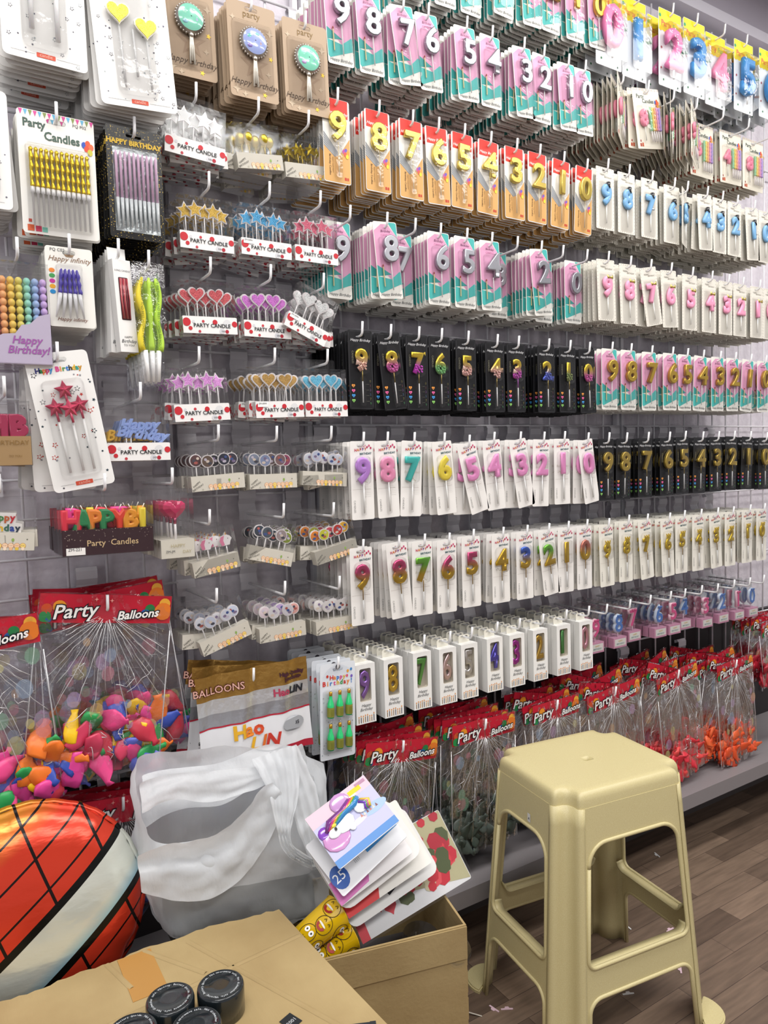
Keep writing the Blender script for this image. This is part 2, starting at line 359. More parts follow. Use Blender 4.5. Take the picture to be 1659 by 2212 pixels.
def p_white(d, kind, c1, c2='#c9a23a', crown=False):    # long white card with HAPPY BIRTHDAY
    w, h, top = .056, .169, .010; b = card(w, h, top, '#f1eeea' if not crown else '#eeebe0', .004)
    L, R, T, B = -w/2, w/2, top, top-h
    for i, ch in enumerate('HAPPY'): b.text(ch, -.015+.0062*i, T-.022+.0006*i, .0078, ['#c8385a', '#e07a2c', '#b8404a', '#8a4a9a', '#d05a3c'][i], y=-.0005, offset=.0003)
    b.text('BIRTHDAY', .010, T-.029, .0062, '#4b6a70', y=-.0005, rot=.05, offset=.0002)
    for i, (x, z) in enumerate([(.014, -.009), (.019, -.006), (.023, -.011)]): b.poly(circ(.0021, x, T+z-.004, 10, .0027), -.0005, ['#c23a6a', '#d04c7c', '#b83058'][i])
    for i in range(9):
        a = i*.7; b.poly(star(.002, .4, 4, -.014+.0035*i*.9, -.076+.003*math.sin(a*2)), -.0004, '#c8bfa8')
    b.text('Best Wishes', 0, -.062, .008, '#d8d2c4', shear=.3, y=-.0004)
    b.text('CANDLES', -.0225, B+.029, .0062, '#9c9a98', rot=-math.pi/2, y=-.0005)
    for i in range(6): b.poly([(.007, B+.07-.004*i), (.021, B+.07-.004*i), (.021, B+.0697-.004*i), (.007, B+.0697-.004*i)], -.0004, '#d2d0cd')
    b.poly([(L+.003, -.0935), (R-.008, -.0935), (R-.008, -.0938), (L+.003, -.0938)], -.0004, '#a58f8a')
    hh = .053 if not crown else .038; z0 = -.080
    if kind == 'wax': c = digit_puffy(d, 0, z0, hh, 'w'+c1, .0048)
    elif kind == 'grad': c = digit_puffy(d, 0, z0, hh, f'G{c1}{c2}#{z0}#{z0+hh}', .0042)
    else: c = digit_puffy(d, 0, z0, hh, 'm'+c1, .0034)
    parts = [('card', b, 1, None), ('candle', c, 1, None)]
    if crown:
        k = MB(); zc = z0+hh-.002
        k.prism([(-.007, zc), (.007, zc), (.009, zc+.010), (.004, zc+.005), (0, zc+.011), (-.004, zc+.005), (-.009, zc+.010)], -.008, -.004, 'm#d9b93c')
        for x in (-.009, 0, .009): k.ell((x, -.006, zc+.011), (.0014, .0014, .0014), 'm#d9b93c', 6, 4)
        parts.append(('crown', k, 1, 1))
    if kind != 'wax': s = MB().tube([(0, -.004, z0-.024), (0, -.004, z0+.002)], .0011, 'm#a8894a').tube([(0, -.004, B+.014), (0, -.004, z0-.024)], .0016, 'g#efefee')
    else: s = stick(0, B+.014, z0+.002, 'g#f1f0ee', .0018)
    bl = MB().blister(-.018, z0-.004, .018, z0+hh+.006+(.012 if crown else 0), .011, .010); bl.blister(-.006, B+.008, .006, z0-.004, .006, .005)
    return parts+[('stick', s, 1, 1), ('blister', bl, 0, None)]
def p_dots(d, col, topper):     # cream card with a dotted border: blue digits with a top hat or pink digits with a gold bow
    w, h, top = .069, .160, .010; b = card(w, h, top, '#e9e5da', .003)
    L, R, T, B = -w/2, w/2, top, top-h
    for i in range(17):
        for x in (L+.003, R-.003): b.poly(circ(.0009, x, T-.006-i*.0092, 6), -.0003, '#8d8070')
    for i in range(7):
        for z in (T-.003, B+.003): b.poly(star(.0014, .45, 5, L+.009+.0085*i, z), -.0003, '#8d8070')
    b.text('HAPPY', -.010, T-.022, .0068, '#7a7468', y=-.0005, rot=-.12); b.text('BIRTHDAY', .011, T-.026, .0062, '#8a8478', y=-.0005)
    pad = MB().blister(-.024, B+.007, .024, T-.032, .003, .004, 'clear', .001)
    z0 = -.087; c = digit_puffy(d, 0, z0, .049, 'w'+col, .0056)
    t = MB(); zt = z0+.050
    if topper == 'hat':
        t.lathe = None
        t.tube([(.003, -.005, zt-.004), (.004, -.005, zt-.003)], .0085, 'g#22242a', 10).tube([(.004, -.005, zt-.003), (.007, -.005, zt+.008)], [.0055, .006], 'g#22242a', 10)
        t.ell((.006, -.008, z0+.014), (.007, .002, .003), 'm#c9d0d6', 8, 4)
    else:
        for sx in (-1, 1):
            t.loft([[(.006, -.009, zt-.002), (.006+sx*.010, -.008, zt+.006), (.006+sx*.011, -.008, zt-.005)], [(.006, -.011, zt-.002), (.006+sx*.009, -.011, zt+.005), (.006+sx*.010, -.011, zt-.004)]], 'm#d8c06a', caps=True)
        t.ell((.006, -.0105, zt-.001), (.002, .002, .002), 'm#d8c06a', 6, 4)
    s = MB().tube([(0, -.004, B+.016), (0, -.004, z0+.002)], .0015, 'g#f4f3ee')
    return [('card', b, 1, None), ('candle', c, 1, None), ('hat' if topper == 'hat' else 'bow', t, 1, 1), ('stick', s, 1, 1), ('blister', pad, 1, None)]
def p_set(d):                   # number plus four spiral candles
    w, h, top = .112, .158, .013; b = card(w, h, top, '#ece6d6', .003, round_hole=False)
    L, R, T, B = -w/2, w/2, top, top-h
    for i in range(26): b.poly([(L+.002+i*.0043, T-.0005), (L+.0035+i*.0043, T-.0005), (L+.0035+i*.0043, T-.007), (L+.002+i*.0043, T-.007)], -.0003, ['#b99', '#a87', '#9ab'][i % 3].replace('#b99', '#bb9999').replace('#a87', '#aa8877').replace('#9ab', '#99aabb'))
    b.text('Party', -.026, T-.026, .015, '#4b5a52', y=-.0005, offset=.0003); b.text('Candles', .006, T-.038, .015, '#4b5a52', y=-.0005, offset=.0003)
    balloons_icon(b, .042, T-.040, .010, cols=('#3a67b8', '#e05a3a', '#e87a4a', '#d8503a', '#efb04a'))
    for i, (x, z, s) in enumerate([(-.046, 0, .006), (-.038, 0, .007), (-.044, .012, .004)]): b.poly([(x, B+.006+z), (x+s, B+.006+z), (x+s, B+.006+z+s*1.4), (x, B+.006+z+s*1.4)], -.0004, ['#b8442c', '#c8603c', '#a83a3c'][i])
    c = digit_puffy(d, -.024, -.088, .040, 'w#ee8fa8', .0055)
    s = stick(-.024, B+.02, -.085, 'g#f0efe8', .0014)
    parts = [('card', b, 1, None), ('candle', c, 1, None), ('stick', s, 1, 1)]
    for i, col in enumerate(['#9fd8b0', '#f2d878', '#f2b48c', '#dca0cf', '#b9a4e0']):
        k = MB(); x = .002+.0095*i; k.tube([(x+.0006*math.sin(j*2.2), -.006, -.100+j*.004) for j in range(16)], [.0036+.0006*math.sin(j*2.2) for j in range(16)], 'w'+col, 7)
        k.tube([(x, -.006, -.128), (x, -.006, -.100)], .0022, 'g#efe9ea', 6)
        parts.append(('spiral_candle', k, 1, None))
    bl = MB().blister(-.044, B+.008, .050, T-.044, .010, .006)
    return parts+[('blister', bl, 0, None)]
def p_big(d, col):              # large number candle in a yellow-headed pack
    w, h, top = .098, .208, .013; b = card(w, h, top, '#e7ebee', .004, slot=.026)
    L, R, T, B = -w/2, w/2, top, top-h
    zz = [(L+.001+i*.008, T-.058-(.003 if i % 2 else 0)) for i in range(13)]
    b.poly([(L+.001, T-.001), (R-.001, T-.001)]+[(min(x, R-.001), z) for x, z in reversed(zz)], -.0003, '#f5d90a')
    b.text('Party', -.016, T-.045, .021, '#e0602c', y=-.0006, offset=.0008); b.text('Fun', .026, T-.045, .019, '#2f9a5a', y=-.0006, offset=.0006)
    for x, z, c, r in [(L+.006, -.020, '#2f9a5a', .005), (R-.005, -.038, '#e04a2c', .006), (L+.012, -.105, '#a84a52', .0035), (L+.020, -.190, '#3c7a50', .003), (R-.012, -.100, '#3c8a50', .0045), (R-.014, -.150, '#c89a7c', .0035), (R-.016, -.20, '#3c5a4a', .0025), (L+.01, -.16, '#a84a42', .003)]:
        b.poly(circ(r, x, T+z), -.0006, c)
    k = MB(); z0 = -.150
    vs, fs = glyphs(d, .137, .002, .0075, 3, -.0005, 2)
    k.add([(a, -.014-e, z0+c+.006) for a, c, e in vs], fs, 'w'+col, True)
    rr = random.Random(ord(d))
    pts = [v for v in vs if v[2] > .008]
    for i in range(16):
        a, c, e = rr.choice(pts); k.ell((a, -.0225, z0+c+.006), (.0028, .0008, .0028), 'g#f6f8fa', 7, 4)
    bl = MB().blister(L+.005, B+.006, R-.005, T-.045, .028, .010, 'clear', .004)
    s = stick(0, B+.02, z0+.004, 'g#f0f0f0', .003, -.012)
    return [('card', b, 1, None), ('candle', k, 1, None), ('stick', s, 1, 1), ('blister', bl, 1, None)]
def p_brown(a_cols):            # brown card with a round foil-balloon candle
    w, h, top = .098, .176, .012; b = card(w, h, top, '#b79f85', .006, slot=.026)
    L, R, T, B = -w/2, w/2, top, top-h
    b.poly(star(.030, .42, 5, .002, -.100), -.0003, '#a98f76'); b.poly(star(.019, .42, 5, .002, -.100), -.0004, '#b59c82')
    for x, z, r in [(-.036, -.150, .009), (.036, -.035, .008), (-.038, -.020, .006), (-.02, -.157, .006), (.030, -.112, .006)]: b.poly(star(r, .4, 4, x, z), -.0005, '#cbb79d')
    for x, z in [(.036, -.082), (.020, -.152)]: b.poly(star(.0055, .4, 5, x, z, .3), -.0006, 'm#d9b44a')
    b.text('party', 0, T-.026, .017, '#8c6f3e', y=-.0006); b.text('Happy Birthday', 0, -.140, .0155, '#55422f', shear=.35, y=-.0006)
    k = MB(); zc = -.062
    for j, (r, yy) in enumerate([(.0275, -.008)]):
        rings = [[(rr*math.cos(t), yv, zc+rr*math.sin(t)) for t in [2*math.pi*i/36 for i in range(36)]] for rr, yv in
                 [(.0275, -.006), (.0265, -.0095), (.0235, -.0125), (.018, -.0145), (.010, -.0155), (.001, -.016)]]
        k.loft(rings[:3], 'm#b7b2ae'); k.loft(rings[2:], 'g'+a_cols[0])
    for i in range(30):
        t = 2*math.pi*i/30; k.ell((.0275*math.cos(t), -.006, zc+.0275*math.sin(t)), (.0022, .003, .0022), 'm#c9c2ba', 5, 4)
    for i, (x, z, rx, rz) in enumerate([(-.008, .006, .010, .007), (.008, -.002, .008, .009), (-.010, -.010, .007, .005), (.004, .012, .007, .004)]):
        k.ell((x, -.0135, zc+z), (rx, .0022, rz), 'g'+a_cols[1+i % 3], 10, 5)
    rib = MB(); rib.ell((0, -.009, zc-.030), (.005, .004, .005), 'm#cfc7bc', 7, 5)
    for sx in (-.003, 0, .003): rib.tube([(sx*.5, -.009, zc-.030), (sx, -.008, zc-.050), (sx*1.4, -.007, zc-.075-abs(sx)*2)], .0018, 'g#e2dccf', 5)
    bl = MB().blister(L+.008, B+.016, R-.008, T-.034, .004, .008)
    return [('card', b, 1, None), ('candle', k, 1, None), ('ribbon', rib, 1, 1), ('blister', bl, 0, None)]
def stars_print(b, L, R, B, T, n, cols, seed, s=.0035, keep=.0):
    rr = random.Random(seed)
    for i in range(n):
        x, z = rr.uniform(L+.004, R-.004), rr.uniform(B+.006, T-.03)
        if abs(x) < keep: continue
        c = rr.choice(cols); r = s*rr.uniform(.4, 1)
        if r > s*.8:
            o = star(r*1.3, .45, 5, x, z, rr.random()); q = star(r*.9, .45, 5, x, z, 0)
            b.poly(o, -.0003, c); b.poly(star(r*.95, .45, 5, x, z, 0), -.0004, '#ecebe7')
        else: b.poly(star(r, .45, 5, x, z, rr.random()), -.0003, c)
def p_starcard(kind, w=.118, h=.245):    # white card with printed stars
    top = .014; b = card(w, h, top, '#eeedea', .008, slot=.03, th=.0012)
    L, R, T, B = -w/2, w/2, top, top-h
    stars_print(b, L, R, B, T, 70 if w > .1 else 46, ['#4a4a5e', '#6a6a80', '#5a5a6a', '#a8b0b4'] if kind != 'stars' else ['#3c3c46', '#c2392f', '#2c3f4a', '#8a8a92', '#c2392f'], len(kind), .0042 if kind == 'stars' else .003, .012)
    b.poly(rrect(-.014, B+.007, .014, B+.014, .001, 2), -.0005, '#d8573f'); b.text('candle', 0, B+.0085, .0075, '#f3b9a8', y=-.0008)
    b.poly([(L+.012, B+.0103), (-.016, B+.0103), (-.016, B+.0107), (L+.012, B+.0107)], -.0004, '#8a8a8a'); b.poly([(R-.012, B+.0103), (.016, B+.0103), (.016, B+.0107), (R-.012, B+.0107)], -.0004, '#8a8a8a')
    for i, ch in enumerate('Happy Birthday'):
        if ch != ' ': b.text(ch, -.0395*w/.118+(.0061*i)*w/.118, T-.032, .0115, ['#3a3a7a', '#2c8a4a', '#e07a3a', '#c8407a', '#3a8ac8', '', '#d84a8a', '#e8944a', '#5a9a4a', '#3a7ac8', '#333333', '#e0b02c', '#3a9a8a', '#c8902c'][i], y=-.0006, offset=.0005)
    parts = [('card', b, 1, None)]
    if kind == 'hearts':
        for x, z in [(-.022, -.078), (.022, -.095)]:
            k = MB().prism(heart(.020, x, z), -.010, -.006, 'g#f0ece0').prism(heart(.0175, x, z), -.0112, -.010, 't#f2cf22')
            parts.append(('heart_candle', k, 1, None)); parts.append(('stick', stick(x, B+.03, z-.018, 'g#e8e8e8', .002), 1, len(parts)-1))
        for x in (0,): parts.append(('stick', stick(x, B+.05, -.10, 'g#e8e8e8', .002), 1, None))
    elif kind == 'plain':
        parts.append(('candle', MB().tube([(-.02, -.008, B+.045), (-.02, -.008, -.06)], .004, 'w#e9e9ea', 8).tube([(.018, -.008, B+.035), (.018, -.008, -.06)], .004, 'w#e9e9ea', 8), 1, None))
    else:
        for j, (x, z) in enumerate([(0, -.050), (-.020, -.077), (.019, -.077), (.001, -.082)]):
            k = MB(); o = star(.0165, .48, 5, x, z); n = 10; y = -.006 if j < 3 else -.011
            k.add([(a, y, c) for a, c in o]+[(a, y+.003, c) for a, c in o]+[(x, y-.0055, z)], [(i, (i+1) % n, 20) for i in range(n)]+[(i, (i+1) % n, n+(i+1) % n, n+i) for i in range(n)], 'g#b8405a')
            k.tube([(x, y, z-.006), (x+.001, y, z-.024)], .0022, 'g#b8405a', 6)
            parts.append(('star_candle', k, 1, None))
            if j: parts.append(('stick', stick(x+.001, B+.03, z-.022, 'g#f2f1ef', .0024), 1, len(parts)-1))
    bl = MB().blister(-.034, B+.022, .034, T-.045, .009, .01)
    return parts+[('blister', bl, 0, None)]
# ---- clear boxes with toppers
def topper(shape, col, x, y, z, tilt=0, r=.0115, edge='g#eee9ea', deco=0):
    k = MB()
    if shape in ('star', 'heart'):
        f = (lambda r: star(r*1.12, .5)) if shape == 'star' else (lambda r: heart(r))
        k.prism([(a, c) for a, c in f(r)], -.002, .002, edge); k.prism([(a, c) for a, c in f(r*.8)], -.0027, -.002, 't'+col)
    elif shape == 'puff':
        o = star(r*1.1, .5); k.add([(a, .001, c) for a, c in o]+[(0, -.005, 0), (0, .005, 0)], [(i, (i+1) % 10, 10) for i in range(10)]+[(i, (i+1) % 10, 11) for i in range(10)], 'm'+col)
    elif shape == 'balloon': k.ell((0, 0, 0), (r*.8, r*.8, r), 'm'+col, 12, 8).ell((0, 0, -r*1.1), (.0022, .0022, .0028), 'm'+col, 6, 4)
    elif shape == 'disc':
        k.prism(circ(r, 0, 0, 20), -.002, .002, edge); k.prism(circ(r*.86, 0, 0, 20), -.0025, -.002, 'g'+col)
        D = ['#4a5f9a', '#b8645c', '#4c4c58', '#e2d2c4', '#d0c8d8', '#8a7a9a'] ; q = 0
        if deco:
            for q in range(3): k.poly(circ(r*(.34-.05*q), r*(-.3+.3*((deco*7+q*5) % 3)), r*(-.35+.33*q), 8, r*.22), -.0028-.0001*q, D[(deco+q) % 6])
    elif shape == 'unicorn':
        k.prism([(-.010, -.010), (.006, -.011), (.009, -.004), (.013, .000), (.010, .006), (.004, .010), (.003, .015), (-.001, .010), (-.008, .009), (-.012, .002)], -.002, .002, 'g#f2eeee')
        k.poly([(-.010, -.010), (-.004, -.009), (-.005, .000), (-.001, .009), (-.008, .008), (-.0125, .001)], -.0024, '#e287a8'); k.poly([(.001, .010), (.004, .010), (.003, .016)], -.0024, '#d9a04a'); k.poly(circ(.0009, .005, .002, 6), -.0024, '#5a3a3a')
    T = Matrix.Translation((x, y, z)) @ Matrix.Rotation(tilt, 4, 'Y')
    out = MB().merge(k, T)
    return out
def clearbox(w, h, d, z1, mat='clearbox', tab=.022, tw=.7):
    b = MB(); zt = z1; zb = z1-h
    b.loft([[(x, y, z) for x, y in ((-w/2, -d), (w/2, -d), (w/2, 0), (-w/2, 0))] for z in (zb, zt)], mat, smooth=False, caps=True)
    t = rrect(-w*tw/2, zt-.001, w*tw/2, zt+tab, .006); b.prism(t, -.0005, .0003, mat, [rrect(-.011, zt+tab-.0165, .011, zt+tab-.0095, .003, 3)])
    return b
def p_pc(shape, col, w=.104, seed=1, sticker=False, custom=None):    # polka-dot PARTY CANDLE box
    h, d, z1 = .098, .022, -.010; b = MB(); zb = z1-h; hb = .032
    b.box(-w/2+.001, -d+.0008, zb+.0008, w/2-.001, -.001, zb+hb, '#eeece9')
    b.box(-w/2-.0002, -d-.0002, zb-.0002, w/2+.0002, -d+.0008, zb+hb-.001, '#f0eeec')
    L = -w/2; y = -d-.0006
    for x, z, r, c in [(L+.007, .0205, .0078, '#c8303a'), (L+.0135, .009, .0038, '#c8303a'), (L+.031, .0035, .0026, '#c0404a'), (L+.039, .0225, .0026, '#c8404a'), (L+.020, .0215, .0028, '#d8d8dc'), (.009, .0215, .0048, '#c8303a'), (w/2-.005, .019, .0055, '#c8303a'), (w/2-.021, .0045, .0036, '#b02a3a'), (w/2-.031, .005, .0052, '#d4d4d8'), (w/2-.020, .020, .0075, '#dededf')]:
        z = min(z, hb-.0015-r*.0); pts = [(max(min(a, w/2), -w/2), min(c2, zb+hb-.001)) for a, c2 in circ(r, x, zb+z, 16)]; b.poly(pts, y-(.0002 if c[1] != 'd' else 0), c)
    for k in range(3): b.add([(L-.0006, -.005-.006*k+a*.6, zb+.007+.006*(k % 2)+c) for a, c in circ(.003, 0, 0, 10)], [tuple(range(10))], '#c8303a')
    for x, yy, r in [(-.03, -.012, .004), (.012, -.008, .003), (.036, -.014, .004), (-.010, -.016, .0025)]: b.add([(x+a, yy+c, zb-.0006) for a, c in circ(r, 0, 0, 10)], [tuple(range(10))], '#c0404a')
    if custom != 'letters': b.text('PARTY CANDLE', .003, zb+.0115, .0100, '#2c3032', y=y-.0006, offset=.0002, sx=1.02 if w > .1 else .9)
    b.text('DEP', w/2-.0285, zb+.0035, .0042, '#55565a', y=y-.0006)
    parts = [('box_base', b, 1, None)]
    rr = random.Random(seed)
    if custom == 'script':
        k = MB(); k.text('Happy', .002, zb+.056, .026, 'w#9bb2ea', y=-.014, shear=.35, extrude=.002, bevel=.0011, offset=.0006, bres=0); k.text('Birthday', .006, zb+.040, .026, 'w#9bb2ea', y=-.014, shear=.35, rot=-.12, extrude=.002, bevel=.0011, offset=.0006, bres=0)
        k2 = MB(); k2.text('Birthday', -.010, zb+.037, .026, 'w#e8b84a', y=-.006, shear=.3, extrude=.001, bevel=.001, bres=0)
        parts += [('script_candle', k, 1, None), ('script_candle', k2, 1, None)]
        for x in (-.020, -.012, .030): parts.append(('stick', stick(x, zb+hb-.004, zb+.045, 'g#efefef', .0014, -.013), 1, 1))
    else:
        n = 5
        for i in range(n):
            x = -w/2+.016+(w-.034)*i/(n-1)+rr.uniform(-.002, .002); yy = -.015 if i % 2 else -.009; tl = rr.uniform(-.12, .12)
            z = zb+.072+(.003 if i % 2 else 0)+rr.uniform(-.002, .002)
            parts.append((shape+'_candle', topper(shape, col, x, yy, z, tl, .0168 if shape == 'heart' else .0158), 1, None))
            parts.append(('stick', MB().tube([(x-.012*math.sin(tl), yy, zb+hb-.003), (x-.006*math.sin(tl), yy, z-.009)], .0015, 'g#f3f1f1', 5), 1, len(parts)-1))
    if sticker: b.poly([(L+.004, zb+hb-.001), (L+.026, zb+hb-.001), (L+.026, zb+hb-.011), (L+.004, zb+hb-.011)], y-.0008, '#f6f6f4'); b.text('ZM-0094', L+.014, zb+hb-.006, .0045, '#3a3a3a', y=y-.0012)
    parts.append(('clear_box', clearbox(w, h, d, z1), 1, None))
    return parts
def p_baby(shape, cols, w=.098, seed=1, custom=None):      # off-white base printed with a row of babies
    h, d, z1 = .086, .022, -.010; b = MB(); zb = z1-h; hb = .030; y = -d-.0005
    b.box(-w/2+.0008, -d, zb+.0008, w/2-.0008, -.001, zb+hb, '#ece7da')
    b.text('HAPPY', -w/2+.012, zb+.013, .0058, '#55514a', y=y, rot=.6); b.text('BIRTHDAY', -w/2+.014, zb+.007, .0052, '#55514a', y=y, rot=.5)
    for i in range(7):
        x = -.016+.0088*i; b.poly(circ(.0046, x, zb+.0085, 12), y-.0001*(i % 2), '#c88a5a'); b.poly(circ(.0040, x, zb+.0085, 12), y-.0003, ['#f2cfae', '#efc7a2', '#f0d27a', '#f2cfae'][i % 4])
        b.poly(circ(.0028, x, zb+.0035, 8), y-.0004, ['#f3ddc4', '#e9b98e', '#e6c24a'][i % 3]); b.poly(circ(.0005, x-.0013, zb+.009, 5), y-.0006, '#4a3326'); b.poly(circ(.0005, x+.0013, zb+.009, 5), y-.0006, '#4a3326')
    b.poly(circ(.0022, .022, zb+.018, 8, .003), y, '#8fae5a'); b.poly([(.0218, zb+.011), (.0222, zb+.011), (.0222, zb+.016), (.0218, zb+.016)], y, '#6a7a4a')
    b.poly(circ(.0012, w/2-.012, zb+.019, 8), y, '#7a7a6a'); b.poly(circ(.0018, -w/2+.022, zb+.004, 8), y, '#b8b4a4')
    for x in (-.03, -.012, .006, .024): b.add([(x+a, -.012+c*.5, zb+hb+.0003) for a, c in circ(.004, 0, 0, 8)], [tuple(range(8))], '#b4aca0')
    parts = [('box_base', b, 1, None)]; rr = random.Random(seed); n = 5
    if custom == 'words':
        k = MB().prism([(-.034, zb+.028), (.034, zb+.028), (.036, zb+.044), (.026, zb+.046), (.026, zb+.062), (-.012, zb+.062), (-.014, zb+.064), (-.024, zb+.064), (-.024, zb+.046), (-.035, zb+.044)], -.012, -.009, 'g#f3f0ec')
        for t, x0, zz, cc in [('happy', -.012, zb+.049, ['#e3c22a', '#3a4a9a', '#4a8a4a', '#c8683a', '#c82f3a']), ('birthday', -.029, zb+.032, ['#3a7ac0', '#2c3a6a', '#3a8ac8', '#c83a3a', '#e3b92a', '#3a6a5a', '#2c4a9a', '#2c3a4a'])]:
            for i, ch in enumerate(t): k.text(ch, x0+.0083*i, zz, .0155, cc[i], y=-.0135, offset=.0006)
        parts.append(('word_candle', k, 1, None)); parts.append(('stick', stick(-.015, zb+hb-.003, zb+.03, 'g#efefef', .0014, -.0105), 1, 1)); parts.append(('stick', stick(.015, zb+hb-.003, zb+.03, 'g#efefef', .0014, -.0105), 1, 1))
    else:
        for i in range(n if shape != 'unicorn' else 4):
            nn = n if shape != 'unicorn' else 4
            x = -w/2+.018+(w-.036)*i/(nn-1)+rr.uniform(-.002, .002); yy = -.016 if i % 2 else -.008; z = zb+.058+rr.uniform(-.002, .004)
            parts.append((shape+'_candle', topper(shape, cols[i % len(cols)], x, yy, z, rr.uniform(-.12, .12), .0125 if shape != 'balloon' else .0115, deco=seed+i if shape == 'disc' else 0), 1, None))
            parts.append(('stick', MB().tube([(x, yy, zb+hb-.003), (x, yy, z-.010)], .0014, 'm#d0b45a' if shape in ('balloon', 'puff') else 'g#f3f1f1', 5), 1, len(parts)-1))
            parts[-2][1].tube([(x, yy, z+.010), (x+.003, yy, z+.015)], .0005, '#e8e4dc', 4)
    parts.append(('clear_box', clearbox(w, h, d, z1), 1, None))
    return parts
def p_window(d, col):           # white window box with a hanging tab
    w, h, dp = .050, .132, .020; b = MB(); zt = -.014; zb = zt-h
    win = rrect(-.0145, zb+.049, .0145, zt-.010, .004)
    b.prism([(-w/2, zb), (w/2, zb), (w/2, zt), (-w/2, zt)], -dp-.0004, -dp, '#f2f1ef', [win])
    b.add([(-w/2, -dp, zb), (w/2, -dp, zb), (w/2, 0, zb), (-w/2, 0, zb), (-w/2, -dp, zt), (w/2, -dp, zt), (w/2, 0, zt), (-w/2, 0, zt)], [(0, 1, 2, 3), (4, 5, 6, 7), (1, 2, 6, 5), (2, 3, 7, 6), (3, 0, 4, 7)], '#f0efec')
    b.prism([(-.016, zt), (.016, zt), (.017, zt+.014), (.013, zt+.019), (-.013, zt+.019), (-.017, zt+.014)], -.0004, .0002, '#e4e0d2', [rrect(-.011, zt+.011, .011, zt+.0165, .0024, 2)])
    b.text('Happy', 0, zb+.038, .0092, '#4a4a4c', y=-dp-.0012, shear=.25); b.text('Birthday', 0, zb+.029, .0092, '#4a4a4c', y=-dp-.0012, shear=.25)
    rr = random.Random(3)
    for i in range(8):
        x = -.019+.0054*i; hh = rr.uniform(.009, .015); b.poly([(x-.0009, zb+.003), (x+.0009, zb+.003), (x+.0009, zb+.003+hh), (x-.0009, zb+.003+hh)], -dp-.0008, ['#8a6a3a', '#3a3a4a', '#c08a3a'][i % 3]); b.poly(circ(.0013, x, zb+.006+hh, 6, .0024), -dp-.001, '#e0903a')
    # inner tray
    b.box(-.0165, -dp+.010, zb+.046, .0165, -dp+.0105, zt-.007, '#b5ada0').loft([[(x, yy, z) for x, z in rrect(-.0148, zb+.0487, .0148, zt-.0097, .004)] for yy in (-dp, -dp+.010)], '#c9c1b2', smooth=False)
    vs, fs = glyphs(d, .074, .0008, .0026, 2, -.0002, 1); k = MB(); z0 = zb+.055
    k.add([(a*.74, -dp+.0045-e*.9, z0+c*1.12+.003) for a, c, e in vs], fs, 'm'+col, True)
    return [('box', b, 1, None), ('candle', k, 1, None)]
def p_pinkbox(d, col, base):    # clear box, pastel digit on a pink block
    w, h, dp = .056, .105, .022; b = MB(); zt = -.010; zb = zt-h
    b.box(-w/2+.001, -dp+.001, zb+.001, w/2-.001, -.001, zb+.030, '#e3a6c4')
    b.poly([(-w/2+.005, zb+.006), (w/2-.005, zb+.006), (w/2-.005, zb+.026), (-w/2+.005, zb+.026)], -dp+.0004, '#f0eeea')
    b.text('HAPPY', 0, zb+.018, .006, '#c8a83a', y=-dp-.0002); b.text('BIRTHDAY', 0, zb+.010, .0068, '#5a8a8a', y=-dp-.0002)
    k = MB(); z0 = zb+.046
    vs, fs = glyphs(d, .066, .002, .003, 2, .0016, 0); k.add([(a, -.012-e, z0+c) for a, c, e in vs], fs, 'w'+base, True)
    vs, fs = glyphs(d, .066, .001, 0, 2, .0006, 0); k.add([(a, -.0175-e, z0+c) for a, c, e in vs], fs, 'w'+col, False)
    bow = MB()
    for sx in (-1, 1): bow.ell((.002+sx*.005, -.018, z0+.045), (.005, .003, .0035), 'w'+col, 8, 5)
    s = stick(0, zb+.028, z0+.002, 'g#f0d8e4', .002, -.012)
    return [('box_base', b, 1, None), ('candle', k, 1, None), ('bow', bow, 1, 1), ('stick', s, 1, 1), ('clear_box', clearbox(w, h, dp, zt, tab=.020, tw=.6), 1, None)]
